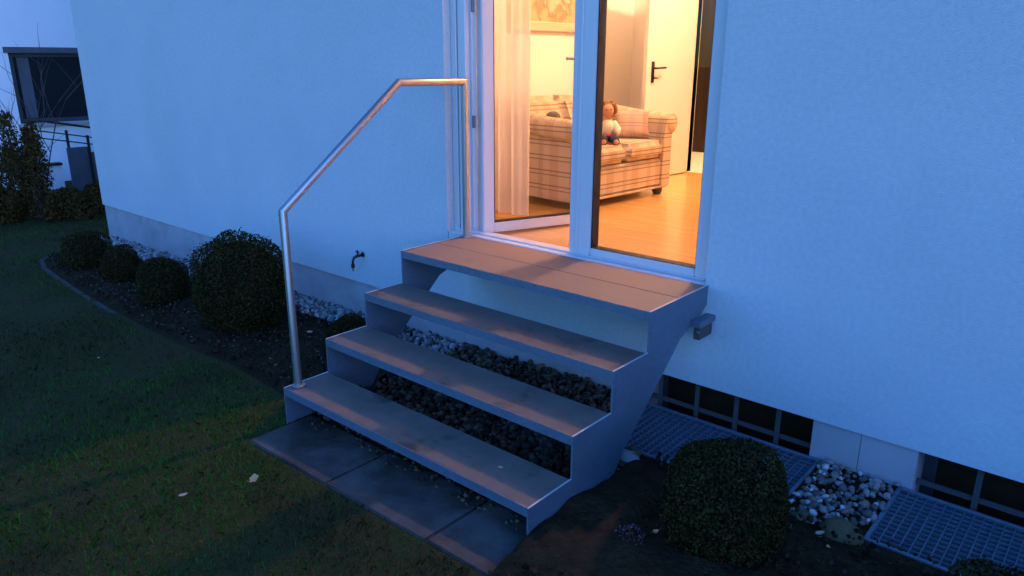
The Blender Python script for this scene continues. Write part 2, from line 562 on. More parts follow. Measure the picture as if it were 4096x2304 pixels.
def quads_mesh(name, V, nper):
    """V: (k, nper, 3) -> k separate polygons"""
    k = V.shape[0]
    me = bpy.data.meshes.new(name)
    me.vertices.add(k * nper)
    me.vertices.foreach_set('co', V.reshape(-1).astype(np.float32))
    me.loops.add(k * nper)
    me.loops.foreach_set('vertex_index', np.arange(k * nper, dtype=np.int32))
    me.polygons.add(k)
    me.polygons.foreach_set('loop_start', np.arange(0, k * nper, nper, dtype=np.int32))
    me.polygons.foreach_set('loop_total', np.full(k, nper, dtype=np.int32))
    me.update(calc_edges=True)
    me.validate()
    return me

def instanced_mesh(name, bv, bf, mats):
    """copies of a base shape (bv verts, bf tris) by (k,3,3) matrices + (k,3) offsets"""
    Am, T = mats
    k = len(T)
    V = np.einsum('kij,nj->kni', Am, bv) + T[:, None, :]
    n = len(bv)
    F = (bf[None, :, :] + (np.arange(k) * n)[:, None, None]).reshape(-1, 3)
    me = bpy.data.meshes.new(name)
    me.vertices.add(k * n)
    me.vertices.foreach_set('co', V.reshape(-1).astype(np.float32))
    me.loops.add(len(F) * 3)
    me.loops.foreach_set('vertex_index', F.reshape(-1).astype(np.int32))
    me.polygons.add(len(F))
    me.polygons.foreach_set('loop_start', np.arange(0, len(F) * 3, 3, dtype=np.int32))
    me.polygons.foreach_set('loop_total', np.full(len(F), 3, dtype=np.int32))
    me.update(calc_edges=True)
    me.polygons.foreach_set('use_smooth', np.ones(len(F), dtype=bool))
    return me

def rot_mats(k, r=rng):
    q = r.normal(size=(k, 4)); q /= np.linalg.norm(q, axis=1)[:, None]
    w, x, y, z = q.T
    return np.stack([np.stack([1 - 2 * (y * y + z * z), 2 * (x * y - z * w), 2 * (x * z + y * w)], -1),
                     np.stack([2 * (x * y + z * w), 1 - 2 * (x * x + z * z), 2 * (y * z - x * w)], -1),
                     np.stack([2 * (x * z - y * w), 2 * (y * z + x * w), 1 - 2 * (x * x + y * y)], -1)], 1)

def ground_z(x):
    return 0.025 - 0.025 * min(max(0.0, 1.5 - x), 14.0)
def ground_zv(x):
    return 0.025 - 0.025 * np.clip(1.5 - x, 0.0, 14.0)

# cheap value noise for placing things
_tab = np.random.default_rng(3).random((64, 64))
def vnoise(x, y, s):
    x = np.asarray(x) * s; y = np.asarray(y) * s
    xi = np.floor(x).astype(int); yi = np.floor(y).astype(int)
    fx = x - xi; fy = y - yi
    fx = fx * fx * (3 - 2 * fx); fy = fy * fy * (3 - 2 * fy)
    a = _tab[xi % 64, yi % 64]; b = _tab[(xi + 1) % 64, yi % 64]
    c = _tab[xi % 64, (yi + 1) % 64]; d = _tab[(xi + 1) % 64, (yi + 1) % 64]
    return (a * (1 - fx) + b * fx) * (1 - fy) + (c * (1 - fx) + d * fx) * fy

# ------------------------------------------------------------------ the setting: ground, beds
PITS = [(1.20, 2.138), (2.472, 3.56)]
PIT_D = 0.447
def ground():
    xs = [-200, -60, -20, -12.5, -9, -6, -5.42, -3, 0, 1.20, 1.5, 2.138, 2.472, 3.56, 6, 8.98, 20, 200]
    ys = [-200, -40, -12, -6, -3, -1.5, -PIT_D, 0.02, 3, 7.98, 40, 200]
    vs, fs = [], []
    for x in xs:
        for y in ys:
            vs.append((x, y, ground_z(x)))
    n = len(ys)
    for i in range(len(xs) - 1):
        for j in range(n - 1):
            mx = (xs[i] + xs[i + 1]) / 2
            if ys[j] == -PIT_D and any(a < mx < b for a, b in PITS):
                continue
            if -5.42 < mx < 8.98 and 0.02 <= ys[j] < 7.9:
                continue                              # the cellar
            fs.append((i * n + j, (i + 1) * n + j, (i + 1) * n + j + 1, i * n + j + 1))
    o = MB().add(vs, fs).build('lawn_ground', 'lawn_earth')
    tag(o, kind='structure')
ground()

def sheet(name, poly_x, y0f, y1f, dz, m, nx=60, ny=14, amp=0.0, ns=7.0, crown=0.0):
    xs = np.linspace(poly_x[0], poly_x[1], nx)
    vs, fs = [], []
    for x in xs:
        ya, yb = y0f(x), y1f(x)
        for j in range(ny):
            t_ = j / (ny - 1)
            y = ya + (yb - ya) * t_
            e = min(1.0, 6 * min(t_, 1 - t_))
            h = amp * (float(vnoise(x + 31, y + 17, ns)) + 0.5 * float(vnoise(x + 3, y + 7, ns * 3)) - 0.4) * e + crown * math.sin(math.pi * t_)
            vs.append((x, y, ground_z(x) + dz + max(h, -0.002)))
    for i in range(nx - 1):
        for j in range(ny - 1):
            fs.append((i * ny + j, (i + 1) * ny + j, (i + 1) * ny + j + 1, i * ny + j + 1))
    o = MB().add(vs, fs).build(name, m)
    for p in o.data.polygons: p.use_smooth = True
    tag(o, kind='structure')
    return o

EDGE = [(-5.08, -0.50), (-5.02, -0.66), (-4.88, -0.80), (-4.5, -0.90), (-3.9, -0.96), (-3.3, -1.01), (-2.7, -1.05), (-2.1, -1.08), (-1.5, -1.09), (-0.95, -1.06), (-0.4, -1.10), (0.02, -1.14)]
def edge_y(x):
    return float(np.interp(x, [p[0] for p in EDGE], [p[1] for p in EDGE]))
tag(sheet('planting_bed_soil', (-5.08, 0.0), lambda x: edge_y(x), lambda x: -0.24, 0.006, 'soil', 90, 16, 0.05, 6), kind='structure')
tag(sheet('gravel_strip', (-5.44, 0.0), lambda x: -0.24, lambda x: 0.02, 0.004, 'soil', 60, 6, 0.0), kind='structure')
tag(sheet('stair_gravel_bed', (0.0, 1.56), lambda x: -1.25, lambda x: 0.02 if x < 1.19 else -PIT_D, 0.005, 'soil', 30, 16, 0.0), kind='structure')
def bed_front(x):
    return -1.58 - 0.12 * (x - 1.56) + 0.05 * math.sin(x * 5)
tag(sheet('flower_bed_soil', (1.56, 4.2), bed_front, lambda x: -PIT_D - 0.002, 0.006, 'soil', 60, 24, 0.05, 6, 0.045), kind='structure')
tag(sheet('pebble_patch', (2.138, 2.472), lambda x: -PIT_D, lambda x: 0.02, 0.005, 'soil', 8, 8, 0.0), kind='structure')
GR = 0.025
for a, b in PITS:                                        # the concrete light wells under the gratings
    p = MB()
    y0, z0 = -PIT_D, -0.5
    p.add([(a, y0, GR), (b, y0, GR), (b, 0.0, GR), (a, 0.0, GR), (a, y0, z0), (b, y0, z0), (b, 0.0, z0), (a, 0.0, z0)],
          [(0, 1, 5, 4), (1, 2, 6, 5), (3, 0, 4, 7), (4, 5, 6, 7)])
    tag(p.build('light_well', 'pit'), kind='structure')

# ------------------------------------------------------------------ the house
HX0, HX1, HY1, ZP, ZT = -5.445, 9.0, 8.0, 0.22, 4.1
DX0, DX1, DZ0, DZ1 = -0.160, 1.537, 0.66, 2.88           # door opening in the outer wall
house = thing('house', 'pale rendered house with a lit double patio door above the metal steps', 'house', (0, 0, 0))

def wall_holes(xs, zs, hole, y0, y1):
    m = MB()
    nx, nz = len(xs), len(zs)
    solid = [[not hole((xs[i] + xs[i + 1]) / 2, (zs[j] + zs[j + 1]) / 2) for j in range(nz - 1)] for i in range(nx - 1)]
    S = lambda i, j: 0 <= i < nx - 1 and 0 <= j < nz - 1 and solid[i][j]
    for i in range(nx - 1):
        for j in range(nz - 1):
            if not solid[i][j]: continue
            a, b, c, d = xs[i], xs[i + 1], zs[j], zs[j + 1]
            m.add([(a, y0, c), (b, y0, c), (b, y0, d), (a, y0, d)], [(0, 1, 2, 3)])
            m.add([(a, y1, c), (b, y1, c), (b, y1, d), (a, y1, d)], [(3, 2, 1, 0)])
            if not S(i - 1, j): m.add([(a, y0, c), (a, y1, c), (a, y1, d), (a, y0, d)], [(0, 3, 2, 1)])
            if not S(i + 1, j): m.add([(b, y0, c), (b, y1, c), (b, y1, d), (b, y0, d)], [(0, 1, 2, 3)])
            if not S(i, j - 1): m.add([(a, y0, c), (b, y0, c), (b, y1, c), (a, y1, c)], [(3, 2, 1, 0)])
            if not S(i, j + 1): m.add([(a, y0, d), (b, y0, d), (b, y1, d), (a, y1, d)], [(0, 1, 2, 3)])
    return m
front = wall_holes([HX0, DX0, DX1, HX1], [ZP, DZ0, DZ1, ZT], lambda x, z: DX0 < x < DX1 and DZ0 < z < DZ1, 0.0, 0.30)
fo = front.build('front_wall', 'render_wall', house)
MB().box(HX0, HX0 + 0.3, 0.302, HY1, ZP, ZT).build('side_wall', 'render_wall', house)
MB().box(HX1 - 0.3, HX1, 0.302, HY1, ZP, ZT).build('side_wall', 'render_wall', house)
MB().box(HX0, HX1, HY1 + 0.001, HY1 + 0.3, ZP, ZT).build('back_wall', 'render_wall', house)
MB().add([(HX0 - .6, -.7, ZT + .02), (HX1 + .6, -.7, ZT + .02), (HX1 + .6, HY1 + 1, ZT + .02), (HX0 - .6, HY1 + 1, ZT + .02),
          (HX0 - .6, -.7, ZT + .2), (HX1 + .6, -.7, ZT + .2), (HX1 + .6, HY1 + 1, ZT + .2), (HX0 - .6, HY1 + 1, ZT + .2),
          (HX0 - .6, 4.1, ZT + 2.9), (HX1 + .6, 4.1, ZT + 2.9)],
         [(0, 3, 2, 1), (0, 1, 5, 4), (2, 3, 7, 6), (4, 5, 9, 8), (6, 7, 8, 9), (0, 4, 8, 7, 3), (1, 2, 6, 9, 5)]).build('roof', 'roof_tile', house)

# plinth: render board panels a finger behind the plaster, with fine joints
PY0, PY1, PZ = 0.014, 0.30, -0.6
def plinth_panel(x0, x1):
    MB().box(x0 + 0.0012, x1 - 0.0012, PY0, PY1 - 0.02, PZ, ZP - 0.001).build('plinth_panel', 'plinth', house)
BW = [(1.24, 2.091), (2.511, 3.50)]
cuts = [HX0 + 0.014] + [HX0 + 0.9 * k for k in range(1, 8)] + [1.24]
cuts = [c for c in cuts if c <= 1.24]
for a, b in zip(cuts[:-1], cuts[1:]): plinth_panel(a, b)
for a, b in ((2.091, 2.292), (2.292, 2.511), (3.50, 4.6), (4.6, 5.8), (5.8, 7.4), (7.4, HX1 - 0.014)): plinth_panel(a, b)
MB().box(HX0 + 0.014, HX0 + 0.28, 0.29, HY1, PZ, ZP - 0.001).build('plinth_side', 'plinth', house)

# basement windows behind a welded flat-bar grille
for (a, b) in BW:
    w = bpy.data.objects.new('basement_window', None); COL.objects.link(w); w.parent = house
    f = MB().box(a, b, 0.17, 0.23, -0.5, -0.44).box(a, a + 0.05, 0.17, 0.23, -0.439, 0.164).box(b - 0.05, b, 0.17, 0.23, -0.439, 0.164).box(a, b, 0.17, 0.23, 0.165, 0.219)
    f.build('frame', 'neighbour_frame', w)
    MB().box(a + 0.05, b - 0.05, 0.19, 0.21, -0.44, 0.165).build('pane', 'basement_pane', w)
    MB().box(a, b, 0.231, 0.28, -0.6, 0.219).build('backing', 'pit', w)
    x = b - 0.166
    k = 0
    while x > a + 0.02:
        MB().box(x - 0.011, x + 0.011, 0.05, 0.058, -0.48, 0.218).build('grille_bar', 'grille', w)
        x -= 0.203
    for zz in (0.060, -0.14, -0.34):
        MB().box(a + 0.002, b - 0.002, 0.059, 0.067, zz - 0.011, zz + 0.011).build('grille_bar', 'grille', w)

# ---- patio door: frame, closed right leaf, open left leaf
FY0, FY1 = 0.058, 0.128
FX0, FX1 = -0.108, 1.525
fr = MB()
fr.box(FX0, FX0 + 0.062, FY0, FY1, 0.695, DZ1 - 0.01)
fr.box(FX1 - 0.062, FX1, FY0, FY1, 0.695, DZ1 - 0.01)
fr.box(FX0 + 0.062, FX1 - 0.062, FY0 + 0.001, FY1, DZ1 - 0.075, DZ1 - 0.011)
door_frame = fr.build('door_frame', 'pvc', house, bevel=0.004)
MB().box(DX0 + 0.002, FX0 - 0.008, FY0 - 0.004, FY1 - 0.02, 0.695, DZ1 - 0.002).build('shutter_guide', 'pvc', door_frame, bevel=0.003)
MB().box(FX1 + 0.006, DX1 - 0.002, FY0 - 0.004, FY1 - 0.02, 0.695, DZ1 - 0.002).build('shutter_guide', 'pvc', door_frame, bevel=0.003)
MB().box(FX0 - 0.008, FX0, FY0 + 0.02, FY1, 0.695, DZ1 - 0.003).build('shadow_gap', 'gasket', door_frame)  # black strip standing in for the shade in the gap beside the frame
MB().box(FX0 + 0.0621, FX0 + 0.082, FY0 + 0.035, FY1, 0.7, DZ1 - 0.08).build('rebate', 'pvc', door_frame, bevel=0.003)
th = MB().box(DX0 + 0.002, DX1 - 0.002, 0.004, FY1 + 0.02, 0.64, 0.7225)
th.build('threshold', 'pvc', house, bevel=0.003)
MB().box(DX0 + 0.03, DX1 - 0.03, 0.05, 0.09, 0.7226, 0.731).build('threshold_rail', 'pvc', house, bevel=0.003)
for z in (1.37, 2.0, 2.7):
    MB().lathe([(0.010, -0.035), (0.010, 0.035)], 10, (FX0 + 0.085, FY1 - 0.03, z)).build('hinge', 'hinge_grey', door_frame, smooth=False)

def leaf_parts(parent, w, st, z0, z1, rail, y0, y1, left_st=None):
    """leaf in local space: x 0..w, outer face y0, inner face y1"""
    ls = left_st or st
    MB().box(0, ls, y0, y1, z0, z1).build('stile', 'pvc', parent, bevel=0.006, segs=2, local=True)
    MB().box(w - st, w, y0, y1, z0, z1).build('stile', 'pvc', parent, bevel=0.006, segs=2, local=True)
    MB().box(ls, w - st, y0 + 0.0015, y1 - 0.0015, z0, z0 + rail).build('bottom_rail', 'pvc', parent, bevel=0.005, segs=2, local=True)
    MB().box(ls, w - st, y0 + 0.0015, y1 - 0.0015, z1 - rail, z1).build('top_rail', 'pvc', parent, bevel=0.005, segs=2, local=True)
    g = 0.007
    a, b, c, d = ls + 0.0002, w - st - 0.0002, z0 + rail + 0.0002, z1 - rail - 0.0002
    ym = (y0 + y1) / 2
    t_ = 0.0025
    gk = MB().box(a, a + g, y0 + 0.008, y1 - 0.008, c, d).box(b - t_, b, y0 + 0.008, y1 - 0.008, c, d)
    gk.box(a + g, b - t_, y0 + 0.009, y1 - 0.009, c, c + t_).box(a + g, b - t_, y0 + 0.009, y1 - 0.009, d - t_, d)
    gk.build('glazing_seal', 'gasket', parent, local=True)
    MB().box(a + g, b - t_, ym - 0.010, ym - 0.006, c + t_, d - t_).build('pane', 'glass', parent, local=True)
    MB().box(a + g, b - t_, ym + 0.006, ym + 0.010, c + t_, d - t_).build('pane', 'glass_dull', parent, local=True)

# right leaf, closed
rl = bpy.data.objects.new('closed_door_leaf', None); COL.objects.link(rl); rl.parent = house
rl.location = (0.712, 0.048, 0)
leaf_parts(rl, 0.822, 0.080, 0.7315, DZ1 - 0.04, 0.040, 0.0, 0.075, left_st=0.138)
MB().box(0.045, 0.060, -0.006, -0.0005, 0.745, DZ1 - 0.06).build('cover_strip', 'pvc', rl, bevel=0.002, local=True)
# left leaf, swung into the room on its left-hand hinges
ll = bpy.data.objects.new('open_door_leaf', None); COL.objects.link(ll); ll.parent = house
ll.location = (0.030, 0.112, 0)
ll.rotation_euler = (0, 0, math.atan2(0.933, 0.361))
leaf_parts(ll, 0.735, 0.076, 0.712, DZ1 - 0.04, 0.060, 0.0, 0.075)
hd = MB().box(0.685, 0.71, 0.076, 0.09, 1.62, 1.78).tube([(0.697, 0.09, 1.72), (0.697, 0.12, 1.72), (0.635, 0.12, 1.72)], 0.010, 10)
hd.build('handle', 'pvc', ll, bevel=0.0, local=True)

# ---- the room behind
FZ = 0.70
RX0, RX1, RY1, CZ = -1.0, 3.6, 3.31, 3.70
MB().box(RX0 - 0.1, RX1 + 0.1, 0.162, RY1 + 0.04, FZ - 0.06, FZ).build('room_floor', 'oak_floor', house)
MB().box(RX0 - 0.1, RX1 + 0.1, 0.302, RY1 + 0.1, CZ, CZ + 0.1).build('room_ceiling', 'room_paint', house)
MB().box(RX0 - 0.1, RX0, 0.304, RY1 + 0.1, FZ - 0.058, CZ - 0.001).build('room_wall', 'room_paint', house)
MB().box(RX1, RX1 + 0.1, 0.304, RY1 + 0.1, FZ - 0.058, CZ - 0.001).build('room_wall', 'room_paint', house)
IX0, IX1, IZ1 = -0.352, 0.48, 2.66                         # inner doorway to the hall
bw = wall_holes([RX0, IX0, IX1, RX1], [FZ, IZ1, CZ - 0.001], lambda x, z: IX0 < x < IX1 and z < IZ1, RY1, RY1 + 0.1)
bw.build('room_wall', 'room_paint', house)
iw = wall_holes([RX0, DX0, DX1, RX1], [FZ, DZ1, CZ - 0.001], lambda x, z: DX0 < x < DX1 and z < DZ1, 0.3015, 0.312)
iw.build('room_wall', 'room_paint', house)
MB().box(RX0 + 0.001, RX0 + 0.014, 0.32, RY1 - 0.002, FZ, FZ + 0.06).build('skirting_board', 'door_paint', house)
MB().box(RX0 + 0.015, IX0 - 0.075, RY1 - 0.013, RY1 - 0.001, FZ, FZ + 0.06).build('skirting_board', 'door_paint', house)
ar = MB().box(IX0 - 0.07, IX0, RY1 - 0.02, RY1 + 0.11, FZ, IZ1 + 0.06).box(IX1, IX1 + 0.07, RY1 - 0.02, RY1 + 0.11, FZ, IZ1 + 0.06).box(IX0, IX1, RY1 - 0.019, RY1 + 0.11, IZ1, IZ1 + 0.059)
ar.build('door_surround', 'door_paint', house, bevel=0.003)
idr = bpy.data.objects.new('interior_door', None); COL.objects.link(idr); idr.parent = house
idr.location = (-0.340, 3.285, 0)
idr.rotation_euler = (0, 0, math.atan2(-0.70, -0.073))
pan = MB().box(0, 0.70, -0.02, 0.02, FZ + 0.008, IZ1 - 0.02).build('door_panel', 'door_paint', idr, bevel=0.004, local=True)
# outer face towards +x is local +y
h = MB().box(0.603, 0.637, 0.0205, 0.028, 1.525, 1.70).tube([(0.62, 0.028, 1.645), (0.62, 0.065, 1.645), (0.49, 0.065, 1.65)], 0.009, 10)
h.tube([(0.62, 0.028, 1.565), (0.62, 0.05, 1.565), (0.59, 0.055, 1.565)], 0.007, 8)
h.build('handle', 'brass_dark', idr, local=True)
# hall
MB().box(-2.4, 1.8, RY1 + 0.041, 4.87, FZ - 0.058, FZ - 0.001).build('hall_floor', 'hall_tile', house)
MB().box(-2.4, 1.8, 4.85, 4.95, FZ, CZ).build('hall_wall', 'hall_dark', house)
MB().box(-2.5, -2.4, RY1 + 0.101, 4.95, FZ, CZ).build('hall_wall', 'hall_dark', house)
MB().box(1.8, 1.9, RY1 + 0.101, 4.95, FZ, CZ).build('hall_wall', 'hall_dark', house)
MB().box(-2.4, 1.8, RY1 + 0.101, 4.95, CZ, CZ + 0.1).build('hall_ceiling', 'hall_dark', house)

# ------------------------------------------------------------------ metal staircase
W, D, T, RH = 1.554, 0.511, 0.26, 0.18
st = thing('metal_staircase', 'galvanised steel garden steps with four levels and a steel handrail below the patio door', 'steps', (W / 2, -0.67, 0))
def side_profile(zf):
    p = [(-1.291, zf), (-1.291, 0.181), (-1.031, 0.181), (-1.031, 0.361), (-0.771, 0.361), (-0.771, 0.541), (-0.511, 0.541), (-0.511, 0.7215), (-0.001, 0.7215),
         (-0.001, 0.628), (-0.10, 0.572), (-0.235, 0.527), (-0.373, 0.406), (-0.669, 0.151), (-0.83, zf)]
    return p
MB().prism_x(side_profile(-0.10), 0.0, 0.008).build('side_plate', 'galvanised', st)
MB().prism_x(side_profile(-0.05), W - 0.008, W).build('side_plate', 'galvanised', st)
X0, X1 = 0.0085, W - 0.0085
for i, (yf, yb, zt) in enumerate([(-1.291, -1.031, 0.181), (-1.031, -0.771, 0.361), (-0.771, -0.511, 0.541)]):
    tr = MB().box(X0, X1, yf + 0.0005, yf + 0.006, zt - 0.038, zt + 0.001)          # front lip
    tr.box(X0, X1, yf + 0.006, yb - 0.001, zt - 0.012, zt - 0.0085)                 # pan
    tr.box(X0, X1, yb - 0.0045, yb - 0.0005, zt - 0.036, zt - 0.012)                 # back lip
    tread = tr.build('tread', 'galvanised', st)
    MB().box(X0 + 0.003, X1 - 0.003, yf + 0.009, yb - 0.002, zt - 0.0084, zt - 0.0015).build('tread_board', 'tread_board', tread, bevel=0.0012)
    for xa in (0.0005, W - 0.0075):
        MB().box(xa, xa + 0.007, yf + 0.001, yb - 0.001, zt + 0.0002, zt + 0.0022).build('edge_glint', 'glint_pale', tread)  # pale strips added for the lamp glint along the plate rims
pf = MB().box(X0, X1, -D + 0.0005, -D + 0.006, 0.682, 0.7215).box(X0, X1, -D + 0.006, -0.004, 0.708, 0.7115).box(X0, X1, -0.008, -0.004, 0.65, 0.708)
plat = pf.build('platform', 'galvanised', st)
for ya, yb in ((-D + 0.009, -0.255), (-0.249, -0.006)):
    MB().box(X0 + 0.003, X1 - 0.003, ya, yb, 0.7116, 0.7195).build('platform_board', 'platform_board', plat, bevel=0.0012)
for xa in (0.0005, W - 0.0075):
    MB().box(xa, xa + 0.007, -D + 0.001, -0.006, 0.7218, 0.7238).build('edge_glint', 'glint_pale', plat)
hr = bpy.data.objects.new('handrail', None); COL.objects.link(hr); hr.parent = st
path = [(0.034, -1.229, 0.180), (0.034, -1.229, 1.050), (0.034, -0.506, 1.602), (0.034, -0.036, 1.597), (0.034, -0.036, 0.719)]
full = MB().tube(path, 0.0192, 18)
full.build('rail_tube', 'stainless', hr)
for q in (path[0], path[-1]):
    MB().lathe([(0.034, 0.0), (0.034, 0.006), (0.022, 0.007)], 16, (q[0] + 0.004, q[1], q[2] + 0.002)).build('base_plate', 'stainless', hr)
for p in hr.children:
    if p.name.startswith('rail_tube'):
        for f in p.data.polygons: f.use_smooth = len(f.vertices) == 4
        p.data.set_sharp_from_angle(angle=R(35)) if hasattr(p.data, 'set_sharp_from_angle') else None
# wall bearing at the right end
br = bpy.data.objects.new('wall_bearing', None); COL.objects.link(br); br.parent = st
MB().box(W + 0.001, W + 0.050, -0.15, -0.001, 0.560, 0.590).build('bearing_plate', 'galvanised', br, bevel=0.003)
MB().box(W + 0.001, W + 0.036, -0.12, -0.001, 0.492, 0.559).build('bearing_block', 'grille', br, bevel=0.004)
MB().lathe([(0.008, 0.0), (0.008, 0.01)], 6, (W + 0.028, -0.125, 0.53)).build('bolt', 'stainless', br)

# ------------------------------------------------------------------ paving slabs in front of the steps
pav = MB().box(0.02, 1.69, -1.50, -1.13, -0.20, -0.14).build('paving_bed', 'soil')
tag(pav, kind='structure')
xs = [0.025, 0.632, 1.248, 1.68]
for a, b in zip(xs[:-1], xs[1:]):
    za, zb = ground_z(a) + 0.012, ground_z(b) + 0.008
    jit = random.uniform(-0.003, 0.003)
    m = MB().add([(a + .004, -1.512 + jit, za - .045), (b - .004, -1.512 + jit, zb - .045), (b - .004, -1.165, zb - .045), (a + .004, -1.165, za - .045),
                  (a + .004, -1.512 + jit, za), (b - .004, -1.512 + jit, zb), (b - .004, -1.165, zb), (a + .004, -1.165, za)],
                 [(0, 3, 2, 1), (4, 5, 6, 7), (0, 1, 5, 4), (1, 2, 6, 5), (2, 3, 7, 6), (3, 0, 4, 7)])
    m.build('slab', 'slab', pav, bevel=0.006, segs=2)

# ------------------------------------------------------------------ light-well gratings
def grating(a, b, label):
    g = thing('light_well_grating', label, 'grating', (a, -PIT_D, 0.028), 0, 'steel gratings over the light wells')
    a2, b2, y0, y1 = a - 0.012, b + 0.012, -PIT_D - 0.012, 0.010
    t_ = 0.016
    fm = MB().box(a2, b2, y0, y0 + t_, -0.005, 0.040).box(a2, b2, y1 - t_, y1, -0.005, 0.040).box(a2, a2 + t_, y0 + t_, y1 - t_, -0.005, 0.040).box(b2 - t_, b2, y0 + t_, y1 - t_, -0.005, 0.040)
    fm.build('frame', 'galvanised', g, bevel=0.002)
    L_ = MB().box(0, b2 - a2 - 2 * t_, -0.0016, 0.0016, -0.024, 0.008).mesh('bearing_bar')
    S_ = MB().box(-0.002, 0.002, 0, y1 - y0 - 2 * t_, -0.002, 0.0065).mesh('cross_bar')
    y = y0 + t_ + 0.030
    while y < y1 - t_ - 0.01:
        o = link('bearing_bar', L_, 'galvanised', g); o.location = (a2 + t_ - a, y + PIT_D, 0)
        y += 0.0335
    x = a2 + t_ + 0.03
    while x < b2 - t_ - 0.01:
        o = link('cross_bar', S_, 'galvanised', g); o.location = (x - a, y0 + t_ + PIT_D, 0)
        x += 0.0335
grating(*PITS[0], 'galvanised grating beside the steps, behind the clipped bush')
grating(*PITS[1], 'galvanised grating at the lower right corner, past the white pebbles')

# ------------------------------------------------------------------ pebbles and gravel
ico = bmesh.new(); bmesh.ops.create_icosphere(ico, subdivisions=2, radius=1.0)
bv2 = np.array([v.co[:] for v in ico.verts]); bf2 = np.array([[v.index for v in f.verts] for f in ico.faces]); ico.free()
ico = bmesh.new(); bmesh.ops.create_icosphere(ico, subdivisions=1, radius=1.0)
bv1 = np.array([v.co[:] for v in ico.verts]); bf1 = np.array([[v.index for v in f.verts] for f in ico.faces]); ico.free()
def lumpy(bv, seed, a=0.22):
    r_ = np.random.default_rng(seed)
    d = np.zeros(len(bv))
    for _ in range(5):
        n = r_.normal(size=3); n /= np.linalg.norm(n)
        d += a * 0.5 * np.sin(bv @ n * r_.uniform(1.5, 3.2) + r_.uniform(0, 6))
    return bv * (1 + d)[:, None]
def gravel(name, label, n, xr, yr, size, m, seed, layers=0.02, yfun=None):
    r_ = np.random.default_rng(seed)
    x = r_.uniform(*xr, n); y = r_.uniform(*yr, n)
    if yfun is not None:
        keep = yfun(x, y); x = x[keep]; y = y[keep]; n = len(x)
    s = size[0] + (size[1] - size[0]) * r_.random(n) ** 1.8
    A = rot_mats(n, r_) * s[:, None, None] @ np.eye(3)
    sc = np.stack([np.ones(n), r_.uniform(0.65, 0.95, n), r_.uniform(0.45, 0.8, n)], 1)
    A = A * sc[:, None, :]
    z = ground_zv(x) + 0.004 + s * 0.45 + r_.uniform(0, layers, n)
    me = instanced_mesh(name, lumpy(bv1, seed, 0.25), bf1, (A, np.stack([x, y, z], 1)))
    return tag(link(name, me, m), label, 'gravel', kind='stuff')
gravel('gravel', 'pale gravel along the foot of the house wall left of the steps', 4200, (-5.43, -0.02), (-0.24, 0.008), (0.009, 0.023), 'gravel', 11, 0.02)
gravel('gravel', 'dark brown gravel on the ground beneath the metal steps', 5600, (0.012, 1.54), (-1.15, 0.008), (0.009, 0.023), 'gravel_dark', 12, 0.03, lambda x, y: ~((x > 1.17) & (y > -PIT_D - 0.03)))
gravel('gravel', 'few small stones along the inner edge of the paving slabs', 140, (0.05, 1.54), (-1.25, -1.12), (0.008, 0.017), 'gravel_dark', 13, 0.0)

patch = bpy.data.objects['pebble_patch']
pebs = []
for k in range(6):
    me = bpy.data.meshes.new('pebble')
    me.from_pydata([tuple(v) for v in lumpy(bv2, 40 + k, 0.24)], [], [tuple(f) for f in bf2])
    for p in me.polygons: p.use_smooth = True
    pebs.append(me)
pcols = []
for k, (c, c2) in enumerate([((0.42, 0.40, 0.40), (0.52, 0.50, 0.50)), ((0.22, 0.205, 0.19), (0.30, 0.28, 0.26)), ((0.07, 0.062, 0.055), (0.11, 0.10, 0.09)), ((0.16, 0.125, 0.085), (0.22, 0.18, 0.13)), ((0.13, 0.12, 0.115), (0.19, 0.175, 0.17))]):
    mat('pebble_tone_%d' % k, c, c2, scale=18, rough=0.65, bump=0.1)
    pcols.append('pebble_tone_%d' % k)
r_ = np.random.default_rng(5)
spots = []
def put_pebble(x, y, s, z):
    me = pebs[r_.integers(6)]
    o = bpy.data.objects.new('pebble', me)
    COL.objects.link(o)
    if not me.materials: me.materials.append(MATS[pcols[0]])
    o.parent = patch
    o.location = (x, y, z)
    o.rotation_euler = tuple(r_.uniform(0, 6.28, 3) * np.array([0.12, 0.12, 1]))
    o.scale = (s, s * r_.uniform(0.65, 0.95), s * r_.uniform(0.4, 0.7))
    o.material_slots[0].link = 'OBJECT'
    o.material_slots[0].material = MATS[pcols[r_.choice(5, p=[0.16, 0.20, 0.26, 0.18, 0.20])]]
k = 0
while k < 300:
    x, y = r_.uniform(2.155, 2.46), r_.uniform(-0.50, -0.012)
    if y < -0.40 and (x > 2.42 or x < 2.22) and r_.random() < 0.7: continue
    s = 0.008 + 0.014 * r_.random() ** 2.0
    put_pebble(x, y, s, 0.031 + s * 0.4 + (0.012 if k > 190 else 0.0) + r_.uniform(0, 0.004))
    k += 1

def boulder(name, label, cat, c, rad, seed, m='boulder'):
    me = bpy.data.meshes.new(name)
    ic = bmesh.new(); bmesh.ops.create_icosphere(ic, subdivisions=3, radius=1.0)
    bv = np.array([v.co[:] for v in ic.verts])
    V = lumpy(lumpy(bv, seed, 0.18), seed + 1, 0.10) * np.array(rad)
    for v, q in zip(ic.verts, V): v.co = q
    for f in ic.faces: f.smooth = True
    ic.to_mesh(me); ic.free()
    o = link(name, me, m); o.location = c
    return tag(o, label, cat)
boulder('boulder', 'rounded olive stone in the bed beside the right-hand grating', 'stone', (2.385, -0.495, 0.045), (0.082, 0.058, 0.042), 3)
boulder('boulder', 'brown stone half hidden behind the clipped bush near the pebbles', 'stone', (2.225, -0.465, 0.03), (0.06, 0.05, 0.035), 8)
boulder('boulder', 'flat grey stone tucked under the right edge of the steps', 'stone', (1.50, -0.56, 0.03), (0.085, 0.06, 0.05), 15, 'concrete')

